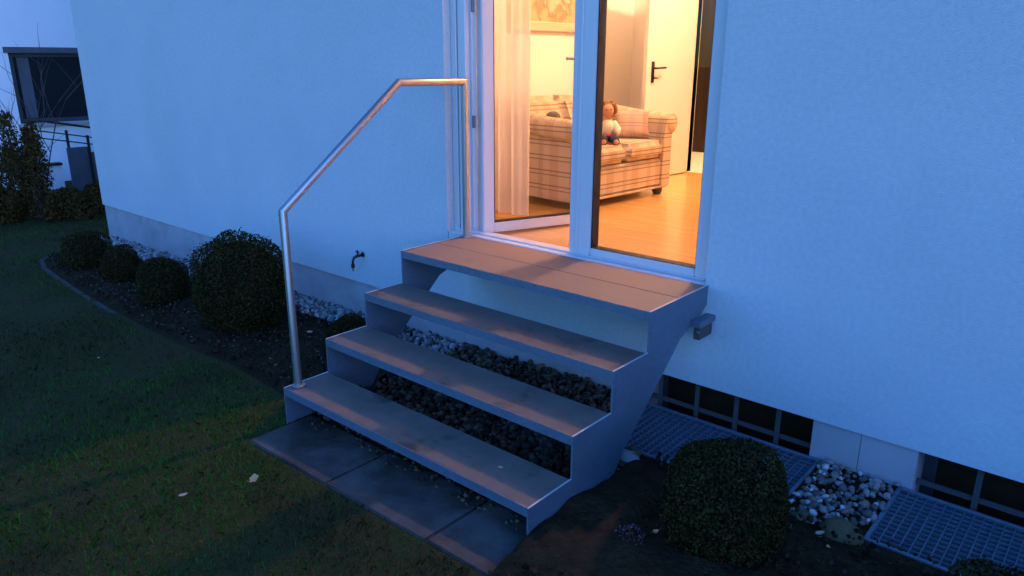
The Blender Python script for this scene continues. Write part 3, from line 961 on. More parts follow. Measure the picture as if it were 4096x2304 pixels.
# ------------------------------------------------------------------ bed edging
edg = MB()
er = thing('bed_edging', 'curved line of low stone edging between lawn and planting bed', 'edging', (-2.2, -1.08, 0))
pts = []
for (a, b) in zip(EDGE[:-1], EDGE[1:]):
    n_ = max(1, int(math.hypot(b[0] - a[0], b[1] - a[1]) / 0.24))
    for i in range(n_):
        pts.append((a[0] + (b[0] - a[0]) * i / n_, a[1] + (b[1] - a[1]) * i / n_))
pts.append(EDGE[-1])
base_stone = MB().box(-0.5, 0.5, -0.5, 0.5, -0.5, 0.5).mesh('edging_stone', bevel=0.06, segs=2)
mat('edging', (0.030, 0.026, 0.020), (0.075, 0.066, 0.055), scale=1.6, rough=0.9, bump=0.3, bscale=50)
base_stone.materials.append(MATS['edging'])
for (a, b) in zip(pts[:-1], pts[1:]):
    o = link('edging_stone', base_stone, None, er)
    mx_, my_ = (a[0] + b[0]) / 2, (a[1] + b[1]) / 2
    L_ = math.hypot(b[0] - a[0], b[1] - a[1])
    o.location = Vector((mx_, my_ - 0.03, ground_z(mx_) - 0.015 - 0.022 * min(1.0, max(0.0, (mx_ + 3.6) / 2.0)) + random.uniform(-0.006, 0.005))) - er.location
    o.rotation_euler = (random.uniform(-.04, .04), random.uniform(-.03, .03), math.atan2(b[1] - a[1], b[0] - a[0]))
    o.scale = (L_ - 0.006, 0.042, 0.05)

# ------------------------------------------------------------------ clipped box bushes
def leaf_quads(P, Nrm, size, r_, aspect=0.55, spread=0.9):
    k = len(P)
    d = Nrm + r_.normal(size=(k, 3)) * spread
    d /= np.linalg.norm(d, axis=1)[:, None]
    t_ = np.cross(d, r_.normal(size=(k, 3))); t_ /= np.linalg.norm(t_, axis=1)[:, None]
    b_ = np.cross(d, t_)
    s = size * r_.uniform(0.6, 1.3, k)
    L_ = t_ * s[:, None]; Wd = b_ * (s * aspect)[:, None]
    return np.stack([P - L_, P + Wd - d * (s * 0.12)[:, None], P + L_, P - Wd - d * (s * 0.12)[:, None]], 1)

def box_bush(label, c, rad, n, leaf, seed, top_flat=1.0):
    r_ = np.random.default_rng(seed)
    n, leaf = int(n * 1.5), leaf * 0.8
    gz = ground_z(c[0])
    t = thing('box_bush', label, 'bush', (c[0], c[1], gz), 0, 'clipped box bushes')
    u = r_.normal(size=(n, 3)); u /= np.linalg.norm(u, axis=1)[:, None]
    u = u[u[:, 2] > -0.86]
    k = len(u)
    lump = np.zeros(k)
    for _ in range(7):
        a = r_.normal(size=3); a /= np.linalg.norm(a)
        lump += 0.026 * np.sin(u @ a * r_.uniform(4, 10) + r_.uniform(0, 6))
    depth = 1 - 0.16 * r_.random(k) ** 1.7 + lump
    depth[r_.random(k) < 0.05] += r_.uniform(0.0, 0.09)
    gap = vnoise(u[:, 0] * 3 + 20 + seed, u[:, 1] * 3 + u[:, 2] * 4 + 20, 1.6)
    keep = r_.random(k) < np.clip(0.35 + 2.2 * gap, 0.3, 1.0)
    u = u[keep]; depth = depth[keep]; k = len(u)
    # slightly squared shoulders, as after shears
    pw = np.power(np.abs(u), 2.2).sum(1) ** (-1 / 2.2)
    P = u * (depth * (0.35 + 0.65 * pw))[:, None] * np.array([rad[0], rad[0], rad[1]])
    P[:, 2] += c[2] - gz
    P[:, 2] = np.maximum(P[:, 2], 0.012)
    me = quads_mesh('foliage', leaf_quads(P, u, leaf, r_), 4)
    link('foliage', me, 'box_leaf', t)
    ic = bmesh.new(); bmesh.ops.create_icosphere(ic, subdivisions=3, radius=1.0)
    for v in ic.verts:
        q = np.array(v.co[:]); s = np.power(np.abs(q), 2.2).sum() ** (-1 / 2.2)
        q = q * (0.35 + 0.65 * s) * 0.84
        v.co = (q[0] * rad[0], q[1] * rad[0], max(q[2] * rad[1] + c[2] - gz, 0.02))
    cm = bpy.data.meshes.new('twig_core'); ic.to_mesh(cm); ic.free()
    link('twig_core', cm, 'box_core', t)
    MB().tube([(0, 0, -0.03), (0.004, 0.003, 0.07)], [0.016, 0.013], 8).build('stem', 'bark', t, local=True)
    return t
box_bush('largest clipped box ball, behind the handrail post', (-1.508, -0.643, 0.251), (0.318, 0.358), 15000, 0.011, 21)
box_bush('small box ball farthest from the steps, by the house corner', (-4.134, -0.678, 0.036), (0.218, 0.197), 4500, 0.012, 22)
box_bush('smallest box ball, second from the house corner', (-3.432, -0.663, 0.039), (0.154, 0.181), 4000, 0.011, 23)
box_bush('small box ball just left of the largest one', (-2.555, -0.710, 0.078), (0.195, 0.200), 5500, 0.011, 24)
box_bush('low box bush tucked against the left side of the steps', (-0.53, -0.49, 0.065), (0.160, 0.150), 5000, 0.010, 25)
box_bush('box bush right of the steps, in front of the grating', (2.082, -0.841, 0.215), (0.224, 0.240), 15000, 0.009, 26)
box_bush('box bush cut off by the bottom right corner, below the grating', (2.93, -0.77, 0.115), (0.18, 0.175), 7000, 0.009, 27)

# heather with a few pink-brown flower tips
def heather():
    r_ = np.random.default_rng(31)
    t = thing('heather', 'tiny heather with faded pink flowers in the dark bed below the steps', 'flower', (1.84, -1.09, 0.04))
    n = 420
    a = r_.uniform(0, 6.28, n); rr = 0.075 * np.sqrt(r_.random(n)); z = 0.05 + 0.035 * r_.random(n) * (1 - rr / 0.09)
    P = np.stack([rr * np.cos(a) * 0.8, rr * np.sin(a) * 1.1, z], 1)
    U = np.tile(np.array([0, 0, 1.0]), (n, 1))
    link('foliage', quads_mesh('foliage', leaf_quads(P[:230] * [1, 1, 0.85], U[:230], 0.009, r_, 0.35, 1.2), 4), 'shrub_leaf', t)
    link('flowers', quads_mesh('flowers', leaf_quads(P[230:], U[230:], 0.006, r_, 0.6, 1.2), 4), 'blossom', t)
    m = MB()
    for i in range(9):
        q = P[i * 11]
        m.tube([(q[0] * 0.2, q[1] * 0.2, 0.0), (q[0], q[1], q[2])], 0.0016, 5)
    m.build('stems', 'bark', t, local=True)
heather()

# ------------------------------------------------------------------ grass, litter, fallen leaves
def lawn_mask(x, y):
    ey = np.interp(x, [p[0] for p in EDGE], [p[1] for p in EDGE], left=9, right=9)
    ok = np.where(x < -5.08, y < 1.5, np.where(x < 0.02, y < ey - 0.05, True))
    ok &= ~((x > 0.01) & (x < 1.69) & (y > -1.522))
    ok &= ~((x >= 1.69) & (y > np.array([bed_front(v) for v in x]) - 0.01))
    ok &= ~((x > 1.50) & (x < 1.76) & (y > -1.56))
    return ok
def grass():
    r_ = np.random.default_rng(77)
    n = 420000
    # denser near the camera: sample distance from the lens, then angle
    cx, cy = 3.014, -3.069
    ang = r_.uniform(R(92), R(215), n)
    d = 1.0 + 10.5 * r_.random(n) ** 1.9
    x = cx + d * np.cos(ang); y = cy + d * np.sin(ang)
    ok = lawn_mask(x, y) & (x > -8.5)
    x, y = x[ok], y[ok]
    dens = vnoise(x, y, 1.3) * 0.6 + vnoise(x, y, 4.1) * 0.4
    ok = r_.random(len(x)) < np.clip(0.25 + 1.5 * (dens - 0.2), 0.15, 1.0)
    x, y, dens = x[ok], y[ok], dens[ok]
    k = len(x)
    dist = np.hypot(x - cx, y - cy)
    hgt = r_.uniform(0.012, 0.034, k) * (0.6 + 0.7 * dens)
    wd = (0.0012 + 0.0006 * dist / 3) * r_.uniform(0.7, 1.4, k)
    a = r_.uniform(0, 6.283, k); lean = r_.uniform(0.1, 1.1, k); la = r_.uniform(0, 6.283, k)
    z = ground_zv(x) - 0.002
    B = np.stack([x, y, z], 1)
    sx = np.stack([np.cos(a) * wd, np.sin(a) * wd, np.zeros(k)], 1)
    mid = B + np.stack([np.cos(la) * lean * hgt * 0.35, np.sin(la) * lean * hgt * 0.35, hgt * 0.6], 1)
    tip = B + np.stack([np.cos(la) * lean * hgt, np.sin(la) * lean * hgt, hgt * (1.0 - 0.3 * lean / 1.1)], 1)
    V = np.stack([B - sx, B + sx, mid + sx * 0.7, tip, mid - sx * 0.7], 1)
    o = link('grass', quads_mesh('grass', V, 5), 'grass_blade')
    tag(o, 'short patchy grass of the dark lawn', 'grass', kind='stuff')
grass()

def litter(name, label, n, xr, yf, seed, size):
    r_ = np.random.default_rng(seed)
    x = r_.uniform(*xr, n)
    lo = np.array([yf(v)[0] for v in x]); hi = np.array([yf(v)[1] for v in x])
    y = lo + (hi - lo) * r_.random(n)
    z = ground_zv(x) + 0.03 + r_.uniform(0, 0.018, n)
    P = np.stack([x, y, z], 1)
    U = np.tile(np.array([0, 0, 1.0]), (n, 1))
    o = link(name, quads_mesh(name, leaf_quads(P, U, size, r_, 0.5, 0.6), 4), 'litter')
    tag(o, label, 'leaf litter', kind='stuff')
litter('leaf_litter', 'scattered dead leaves on the planting bed left of the steps', 1400, (-4.95, -0.05), lambda x: (edge_y(x) + 0.05, -0.3), 51, 0.009)
litter('leaf_litter', 'scattered dead leaves on the dark bed right of the steps', 520, (1.60, 3.4), lambda x: (bed_front(x) + 0.05, -0.5), 52, 0.007)
def crumbs():
    r_ = np.random.default_rng(58)
    n = 5200
    x = np.concatenate([r_.uniform(-5.0, -0.02, 3000), r_.uniform(1.57, 3.6, 2200)])
    y = np.array([r_.uniform(edge_y(v) + 0.02, -0.28) if v < 0 else r_.uniform(bed_front(v), -0.47) for v in x])
    s = 0.004 + 0.012 * r_.random(n) ** 2.5
    A = rot_mats(n, r_) * s[:, None, None]
    z = ground_zv(x) + 0.02 + r_.uniform(0, 0.02, n) + np.where(x > 1.6, 0.02, 0)
    mat('clod', (0.020, 0.014, 0.008), (0.036, 0.025, 0.014), scale=4, rough=0.95, island=(0.3, 1.8), spec=0.1)
    o = link('soil_crumbs', instanced_mesh('soil_crumbs', lumpy(bv1, 5, 0.35), bf1, (A, np.stack([x, y, z], 1))), 'clod')
    tag(o, 'loose crumbs of dark soil over the beds', 'soil', kind='stuff')
crumbs()

def fallen_leaf(label, loc, size, m, lobes, seed, rz, tilt=(0.15, -0.1), wid=0.5):
    r_ = random.Random(seed)
    n = 40
    rim = []
    for i in range(n):
        a = 2 * math.pi * i / n
        if lobes:
            k = 0.70 + 0.24 * abs(math.cos(lobes * a / 2)) ** 1.5 + 0.12 * math.cos(a) + r_.uniform(-0.07, 0.07)
            x, y = k * math.cos(a), k * math.sin(a) * 0.85
        else:
            x, y = math.cos(a), wid * math.sin(a) * (1 - 0.25 * math.cos(a)) + r_.uniform(-0.02, 0.02)
        zc = 0.16 * (x * x) + 0.22 * abs(y) + r_.uniform(-0.03, 0.03)
        rim.append((x * size, y * size, zc * size))
    vs = [(0, 0, 0)] + rim + [(p[0], p[1], p[2] - 0.0008) for p in [(0, 0, 0)] + rim]
    k = n + 1
    fs = [(0, 1 + i, 1 + (i + 1) % n) for i in range(n)] + [(k, k + 1 + (i + 1) % n, k + 1 + i) for i in range(n)] + [(1 + i, k + 1 + i, k + 1 + (i + 1) % n, 1 + (i + 1) % n) for i in range(n)]
    t = thing('fallen_leaf', label, 'leaf', loc, 0, 'fallen leaves')
    o = MB().add(vs, fs).build('blade', m, t, local=True)
    o.rotation_euler = (tilt[0], tilt[1], rz)
    sk = MB().tube([(-size * 0.9, 0, 0.001), (-size * 1.25, size * 0.05, 0.003)], 0.0009, 5).build('stalk', m, t, local=True)
    sk.rotation_euler = (tilt[0], tilt[1], rz)
def gz(x, dz=0.02): return ground_z(x) + dz
fallen_leaf('curled tan lobed leaf lying on the lawn', (0.395, -1.702, gz(0.39, 0.030)), 0.024, 'leaf_tan', 5, 1, 0.9, (0.6, -0.4))
fallen_leaf('small pale oval leaf on the lawn nearest the bottom edge', (0.287, -1.952, gz(0.29, 0.030)), 0.017, 'leaf_pale', 0, 2, 1.1)
fallen_leaf('tiny whitish leaf scrap on the lowest tread', (1.291, -1.149, 0.184), 0.011, 'leaf_pale', 3, 3, 0.4, (0.1, 0.1))
fallen_leaf('pale leaf in the bed left of the steps, below the gravel', (-0.95, -0.50, gz(-0.95, 0.05)), 0.024, 'leaf_pale', 0, 4, 0.2)
fallen_leaf('pale leaf in the dark bed below the olive stone', (2.345, -0.585, 0.075), 0.017, 'leaf_pale', 0, 5, 0.9)
fallen_leaf('pale leaf nearest the pebbles on the right-hand bed', (2.40, -0.66, 0.08), 0.014, 'leaf_tan', 0, 6, 2.2)
fallen_leaf('faded leaf on the left lawn beside the bed edging', (-1.62, -1.55, gz(-1.62, 0.03)), 0.012, 'leaf_pale', 0, 7, 0.0)
fallen_leaf('small tan leaf in the bed next to the heather', (1.90, -0.99, 0.09), 0.012, 'leaf_tan', 3, 9, 1.0)

# ------------------------------------------------------------------ garden tap on the wall
tp = thing('garden_tap', 'dark metal garden tap on the wall left of the steps', 'tap', (-1.00, 0, 0.432))
tp.scale = (0.6, 0.6, 0.62)
MB().tube([(-1.00, 0.0, 0.427), (-1.00, -0.006, 0.427)], 0.030, 16).build('wall_flange', 'brass_dark', tp)
MB().tube([(-1.00, -0.006, 0.427), (-1.00, -0.10, 0.424), (-1.00, -0.128, 0.414), (-1.00, -0.147, 0.387), (-1.00, -0.150, 0.347)], [0.015, 0.017, 0.016, 0.014, 0.014], 12).build('body', 'brass_dark', tp, smooth=True)
MB().tube([(-1.00, -0.150, 0.347), (-1.00, -0.150, 0.307)], 0.021, 12).build('hose_coupling', 'brass_dark', tp)
MB().tube([(-1.00, -0.150, 0.307), (-1.00, -0.150, 0.284), (-1.00, -0.150, 0.267)], [0.015, 0.011, 0.011], 10).build('nozzle', 'stainless', tp)
MB().tube([(-1.00, -0.078, 0.432), (-1.00, -0.078, 0.467)], 0.010, 10).build('spindle', 'brass_dark', tp)
MB().tube([(-1.03, -0.078, 0.470), (-0.97, -0.078, 0.470)], 0.008, 8).tube([(-1.00, -0.078, 0.467), (-1.00, -0.078, 0.490)], 0.011, 8).build('handle', 'brass_dark', tp)

# ------------------------------------------------------------------ shrubs, railing and neighbour at the far left
def shrub(label, c, rad, h, n, leaf, seed, spikes=7, cat='shrub', m='shrub_leaf'):
    r_ = np.random.default_rng(seed)
    z0 = ground_z(c[0])
    t = thing('evergreen_shrub', label, cat, (c[0], c[1], z0), 0, 'evergreen shrubs by the neighbour')
    P, U = [], []
    m_ = MB()
    per = n // spikes
    for s in range(spikes):
        a = r_.uniform(0, 6.28); rr = rad * 0.62 * math.sqrt(r_.random())
        hx, hy = rr * math.cos(a), rr * math.sin(a)
        hh = h * r_.uniform(0.6, 1.0)
        w = rad * r_.uniform(0.32, 0.5)
        tt = r_.random(per) ** 0.8
        prof = w * (0.35 + 0.65 * np.sqrt(np.clip(1 - (tt * 1.15 - 0.35) ** 2, 0.02, 1))) * (1 - 0.55 * tt ** 3)
        an = r_.uniform(0, 6.283, per); q = prof * np.sqrt(r_.uniform(0.25, 1.0, per))
        px = hx * (0.6 + 0.55 * tt) + q * np.cos(an); py = hy * (0.6 + 0.55 * tt) + q * np.sin(an)
        P.append(np.stack([px, py, 0.02 + tt * hh], 1))
        U.append(np.stack([np.cos(an), np.sin(an), np.full(per, 0.5)], 1))
        m_.tube([(hx * 0.4, hy * 0.4, -0.02), (hx * 0.8, hy * 0.8, hh * 0.5), (hx * 1.1, hy * 1.1, hh * 0.85)], [0.018, 0.012, 0.004], 6)
    P = np.concatenate(P); U = np.concatenate(U)
    link('foliage', quads_mesh('foliage', leaf_quads(P, U, leaf, r_, 0.45, 0.8), 4), m, t)
    m_.build('stems', 'bark', t, local=True)
    return t
shrub('tall dark evergreen shrub in front of the neighbour window', (-7.473, -0.05), 0.37, 1.32, 9000, 0.021, 61, 9)
shrub('dark evergreen shrub cut off by the left picture edge', (-7.85, -0.42), 0.32, 1.12, 6500, 0.021, 62, 7)
shrub('low dark shrub next to the far house corner', (-6.84, 0.32), 0.33, 0.44, 3800, 0.024, 63, 8)
shrub('low dark shrub beneath the railing, between its neighbours', (-7.12, 0.03), 0.30, 0.40, 3600, 0.024, 64, 8)
shrub('low dark shrub at the foot of the left picture edge', (-7.42, -0.40), 0.34, 0.42, 3800, 0.024, 65, 8)

def bare_shrub(label, c, h, seed, nb=9, spread=0.5):
    r_ = random.Random(seed)
    t = thing('bare_shrub', label, 'shrub', (c[0], c[1], ground_z(c[0])), 0, 'bare shrubs')
    m = MB()
    def grow(p, d, L_, rad, lev):
        pts_ = [p]
        q = Vector(p); dd = Vector(d)
        for i in range(4):
            dd = (dd + Vector((r_.uniform(-.25, .25), r_.uniform(-.25, .25), r_.uniform(-.1, .16)))).normalized()
            q = q + dd * (L_ / 4)
            pts_.append(tuple(q))
            if lev < 2 and r_.random() < 0.75:
                grow(tuple(q), (dd + Vector((r_.uniform(-.9, .9), r_.uniform(-.9, .9), r_.uniform(-.1, .5)))).normalized(), L_ * 0.55, rad * 0.55, lev + 1)
        m.tube(pts_, [rad, rad * 0.85, rad * 0.7, rad * 0.5, rad * 0.25], 5)
    for i in range(nb):
        a = r_.uniform(0, 6.28)
        grow((0.05 * math.cos(a), 0.05 * math.sin(a), -0.03), Vector((math.cos(a) * spread, math.sin(a) * spread, 1)).normalized(), h * r_.uniform(0.7, 1.0), 0.011, 0)
    m.build('branches', 'twig', t, local=True)
bare_shrub('leafless shrub with thin arching twigs before the neighbour window', (-8.4, 0.35), 1.6, 5, 4, 0.5)
bare_shrub('leafless twiggy shrub at the left edge against the white wall', (-8.9, -0.10), 1.8, 6, 6, 0.35)

def shade_hedge(label, a, b, h, w, seed):
    """added hedge out of view, blocking low sky light, from a to b (ground points)"""
    r_ = np.random.default_rng(seed)
    a = Vector((*a, 0)); b = Vector((*b, 0))
    L_ = (b - a).length
    d = (b - a).normalized(); nrm = Vector((-d.y, d.x, 0))
    t = thing('shade_hedge', label, 'hedge', (a.x, a.y, ground_z(a.x)), math.atan2(d.y, d.x), 'added hedges out of view')
    nx_, nz_ = int(L_ / 0.35), 9
    vs, fs = [], []
    for i in range(nx_ + 1):
        u = L_ * i / nx_
        prof = [(-w / 2, -0.3), (-w / 2 * 1.05, h * 0.3), (-w / 2, h * 0.65), (-w * 0.4, h * 0.93), (-w * 0.18, h), (w * 0.18, h), (w * 0.4, h * 0.93), (w / 2, h * 0.65), (w / 2 * 1.05, h * 0.3), (w / 2, -0.3)]
        for y, z in prof:
            k = 0.12 * (float(vnoise(u + seed * 7, y * 2 + z, 1.7)) - 0.5) * 2
            vs.append((u, y * (1 + k * 1.2), z * (1 + k * 0.9) if z > 0 else z))
    m = len(prof)
    for i in range(nx_):
        for j in range(m - 1):
            fs.append((i * m + j, (i + 1) * m + j, (i + 1) * m + j + 1, i * m + j + 1))
    fs += [tuple(range(m)), tuple(range(nx_ * m, (nx_ + 1) * m))[::-1]]
    MB().add(vs, fs).build('twig_core', 'box_core', t, smooth=True, local=True)
    n = int(L_ * h * 260)
    side = r_.random(n)
    x = r_.uniform(0, L_, n); z = h * r_.random(n)
    y = np.where(side < 0.42, -w / 2, np.where(side < 0.84, w / 2, r_.uniform(-w / 2, w / 2, n)))
    top = side >= 0.84
    z = np.where(top, h, z)
    k = 0.12 * (vnoise(x + seed * 7, y * 2 + z, 1.7) - 0.5) * 2
    P = np.stack([x, y * (1.03 + k * 1.2) + r_.normal(size=n) * 0.02, z * (1 + k * 0.9) + r_.normal(size=n) * 0.03], 1)
    U = np.stack([np.zeros(n), np.where(top, 0, np.sign(y)), np.where(top, 1.0, 0.2)], 1)
    link('foliage', quads_mesh('foliage', leaf_quads(P, U, 0.045, r_, 0.5, 0.8), 4), 'shrub_leaf', t)
shade_hedge('long low hedge out of view across the lawn, added to block horizon light', (-13.0, -9.5), (10.5, -9.5), 0.95, 0.8, 91)  # both hedges are unseen, added to keep low horizon light off steps and lawn
shade_hedge('hedge out of view to the right, added to block horizon light', (8.2, -8.8), (8.2, -0.3), 1.4, 0.8, 92)

NX = -11.0
nb = thing('neighbour_house', 'white neighbouring house with a large dark window at the left edge', 'house', (NX, 0, -0.4))
WY0, WY1, WZ0, WZ1 = 0.985, 2.65, 0.69, 1.80
nw = MB()
ysn = [-6.0, WY0, WY1, 9.0]; zsn = [-1.0, WZ0, WZ1, 6.0]
for i in range(3):
    for j in range(3):
        if i == 1 and j == 1: continue
        a, b, c, d = ysn[i], ysn[i + 1], zsn[j], zsn[j + 1]
        nw.add([(NX, a, c), (NX, b, c), (NX, b, d), (NX, a, d)], [(0, 1, 2, 3)])
for q in ([(NX, WY0, WZ0), (NX - .3, WY0, WZ0), (NX - .3, WY0, WZ1), (NX, WY0, WZ1)], [(NX, WY1, WZ0), (NX - .3, WY1, WZ0), (NX - .3, WY1, WZ1), (NX, WY1, WZ1)],
          [(NX, WY0, WZ1), (NX - .3, WY0, WZ1), (NX - .3, WY1, WZ1), (NX, WY1, WZ1)], [(NX, WY0, WZ0), (NX - .3, WY0, WZ0), (NX - .3, WY1, WZ0), (NX, WY1, WZ0)],
          [(NX, -6, -1), (NX - 7, -6, -1), (NX - 7, -6, 6), (NX, -6, 6)], [(NX, 9, -1), (NX - 7, 9, -1), (NX - 7, 9, 6), (NX, 9, 6)], [(NX - 7, -6, -1), (NX - 7, 9, -1), (NX - 7, 9, 6), (NX - 7, -6, 6)]):
    nw.add(q, [(0, 1, 2, 3)])
nw.build('wall', 'neighbour_wall', nb)
MB().add([(NX + .6, -6.5, 6), (NX - 7.6, -6.5, 6), (NX - 7.6, 9.5, 6), (NX + .6, 9.5, 6), (NX - 3.5, -6.5, 8.6), (NX - 3.5, 9.5, 8.6)],
         [(0, 1, 2, 3), (0, 3, 5, 4), (1, 4, 5, 2), (0, 4, 1), (3, 2, 5)]).build('roof', 'roof_tile', nb)
wn = bpy.data.objects.new('window', None); COL.objects.link(wn); wn.parent = nb
def wpart(n_, m, *bx):
    q = MB()
    for b in bx: q.box(*b)
    return q.build(n_, m, wn)
wpart('frame', 'neighbour_frame', (NX - .14, NX - .06, WY0, WY0 + .07, WZ0, WZ1), (NX - .14, NX - .06, WY1 - .07, WY1, WZ0, WZ1), (NX - .14, NX - .06, WY0 + .07, WY1 - .07, WZ0, WZ0 + .07), (NX - .14, NX - .06, WY0 + .07, WY1 - .07, WZ1 - .07, WZ1))
wpart('pane', 'dark_pane', (NX - .11, NX - .10, WY0 + .07, WY1 - .07, WZ0 + .07, WZ1 - .07))
wpart('shutter_box', 'slate_panel', (NX - .05, NX + .02, WY0 - .06, WY1 + .06, WZ1 - 0.01, WZ1 + .08))
wpart('sill', 'plinth', (NX - .05, NX + .07, WY0 - .04, WY1 + .04, WZ0 - .05, WZ0 - .002))
# blind half hidden behind the pane
MB().box(NX - .099, NX - .096, WY0 + .13, WY0 + .30, WZ0 + .08, WZ1 - .08).build('curtain', 'slate_panel', wn)

rail = thing('railing', 'dark metal railing on the stair beside the neighbouring white house', 'railing', (-10.2, 1.4, -0.35))
for (y, z1) in ((1.36, 0.62), (1.66, 0.52), (2.2, 0.40)):
    MB().box(-10.22, -10.18, y - 0.016, y + 0.016, -0.6, z1).build('post', 'dark_metal', rail)
for dz, rr in ((0.0, 0.018), (0.16, 0.010), (0.27, 0.010)):
    MB().tube([(-10.2, 0.95, 0.80 - dz), (-10.2, 2.7, 0.44 - dz)], rr, 8).build('rail', 'dark_metal', rail)
pn = thing('garden_screen', 'slate blue panel screen behind the low shrubs at the house corner', 'screen', (-9.6, 1.3, -0.4))
for i, y in enumerate((1.12, 1.42, 1.72, 2.02)):
    MB().box(-9.62, -9.58, y + 0.004, y + 0.296, -0.6, 0.45 - 0.30 * (y + 0.15 - 1.12)).build('board', 'slate_panel', pn, bevel=0.004)
MB().box(-9.577, -9.545, 1.41, 1.44, -0.6, 0.40).build('post', 'dark_metal', pn)
lw = thing('low_white_wall', 'low white garden wall with a dark coping behind the evergreen shrubs', 'wall', (-9.9, 0.0, -0.4))
MB().box(-9.95, -9.85, -1.4, 1.10, -0.7, 0.13).build('wall_body', 'neighbour_wall', lw)
MB().box(-9.98, -9.82, -1.42, 1.105, 0.131, 0.165).build('coping', 'dark_metal', lw)

# ------------------------------------------------------------------ inside the lit room
# sofa: local +x faces into the room, y along its length
so = thing('sofa', 'small plaid two-seat sofa with rolled arms in the lit room', 'sofa', (0.030, 1.615, FZ), R(-4.5))
def part(mb, n_, m, bevel=0.0, segs=3, smooth=True, label=None, parent=so):
    o = mb.build(n_, m, parent, bevel=bevel, segs=segs, smooth=smooth, local=True, label=label)
    if smooth and hasattr(o.data, 'set_sharp_from_angle'):
        o.data.set_sharp_from_angle(angle=R(50))
    return o
part(MB().box(-0.86, 0.03, -0.55, 0.55, 0.075, 0.285), 'base', 'sofa_plaid', 0.015)
for y0, y1 in ((-0.462, -0.004), (0.004, 0.462)):
    part(MB().box(-0.62, 0.05, y0, y1, 0.295, 0.425), 'seat_cushion', 'sofa_plaid', 0.035)
    part(MB().add([(-0.66, y0, 0.43), (-0.48, y0, 0.43), (-0.48, y1, 0.43), (-0.66, y1, 0.43), (-0.80, y0, 0.745), (-0.64, y0, 0.745), (-0.64, y1, 0.745), (-0.80, y1, 0.745)],
                  [(0, 3, 2, 1), (4, 5, 6, 7), (0, 1, 5, 4), (1, 2, 6, 5), (2, 3, 7, 6), (3, 0, 4, 7)]), 'back_cushion', 'sofa_plaid', 0.045)
part(MB().add([(-0.88, -0.55, 0.08), (-0.66, -0.55, 0.08), (-0.66, 0.55, 0.08), (-0.88, 0.55, 0.08), (-0.97, -0.55, 0.72), (-0.82, -0.55, 0.72), (-0.82, 0.55, 0.72), (-0.97, 0.55, 0.72)],
              [(0, 3, 2, 1), (4, 5, 6, 7), (0, 1, 5, 4), (1, 2, 6, 5), (2, 3, 7, 6), (3, 0, 4, 7)]), 'backrest', 'sofa_plaid', 0.05)
for s in (-1, 1):
    # rolled arm: upright slab with a scroll along its top, rising towards the back
    prof = []
    for k in range(14):
        a = R(-60) + R(300) * k / 13
        prof.append((0.060 + 0.075 * math.sin(a), -0.075 * math.cos(a)))
    am = MB()
    poly = [(0.0, 0.09)] + [(0.0, 0.40)]
    pr = [(-0.02, 0.07), (0.085, 0.07), (0.085, 0.47)]
    c0 = (0.075, 0.545); rr = 0.075
    for k in range(15):
        a = R(-70) + R(250) * k / 14
        pr.append((c0[0] + rr * math.cos(a), c0[1] + rr * math.sin(a)))
    pr += [(-0.02, 0.45)]
    n_ = len(pr)
    rows = []
    for x_, rise in ((0.045, 0.0), (-0.25, 0.015), (-0.55, 0.05), (-0.86, 0.10)):
        rows.append([(x_, s * (0.468 + a), z + (rise if z > 0.3 else 0)) for a, z in pr])
    vs = [p for r0 in rows for p in r0]
    fs = []
    for i in range(3):
        for j in range(n_):
            fs.append((i * n_ + j, i * n_ + (j + 1) % n_, (i + 1) * n_ + (j + 1) % n_, (i + 1) * n_ + j))
    fs += [tuple(range(n_)), tuple(range(3 * n_, 4 * n_))[::-1]]
    arm = part(am.add(vs, fs), 'arm', 'sofa_plaid', 0.0)
    sc_ = MB().tube([(0.046, s * 0.543, 0.545), (0.058, s * 0.543, 0.545)], [0.062, 0.050], 18)
    part(sc_, 'arm_front', 'sofa_plaid', 0.0, parent=arm)
    for x_ in (-0.02, -0.80):
        part(MB().lathe([(0.028, 0.0), (0.040, 0.02), (0.042, 0.05), (0.030, 0.076)], 14, (x_, s * 0.49, 0.0)), 'foot', 'sofa_foot')
part(MB().box(-0.85, 0.034, -0.548, 0.548, 0.055, 0.074), 'skirt', 'sofa_plaid', 0.004)

def sofa_pt(x, y, z):
    a = R(-4.5)
    return (0.030 + x * math.cos(a) - y * math.sin(a), 1.615 + x * math.sin(a) + y * math.cos(a), FZ + z)

# throw pillow against the far arm
pl = thing('throw_pillow', 'plaid pillow with a red stripe leaning on the far sofa arm', 'pillow', sofa_pt(-0.20, 0.37, 0.427), R(-4.5))
def pillow(parent, w, h_, t_, m, rot):
    n_ = 14
    vs, fs = [], []
    for sgn in (1, -1):
        for i in range(n_):
            for j in range(n_):
                u = -1 + 2 * i / (n_ - 1); v = -1 + 2 * j / (n_ - 1)
                th_ = t_ * (max(0, 1 - u ** 4) * max(0, 1 - v ** 4)) ** 0.6 * 0.5 + 0.004
                pin = 1 - 0.06 * (1 - abs(u)) * 0 - 0.05 * (1 - v * v) * abs(u) ** 3
                vs.append((u * w / 2 * pin, sgn * th_, v * h_ / 2 * (1 - 0.05 * (1 - u * u) * abs(v) ** 3) + h_ / 2))
    for s_ in range(2):
        b = s_ * n_ * n_
        for i in range(n_ - 1):
            for j in range(n_ - 1):
                q = (b + i * n_ + j, b + (i + 1) * n_ + j, b + (i + 1) * n_ + j + 1, b + i * n_ + j + 1)
                fs.append(q if s_ == 0 else q[::-1])
    o = MB().add(vs, fs).build('cover', m, parent, smooth=True, local=True)
    o.rotation_euler = rot
    return o
pillow(pl, 0.28, 0.22, 0.10, 'pillow_plaid', (R(-24), 0, R(38)))

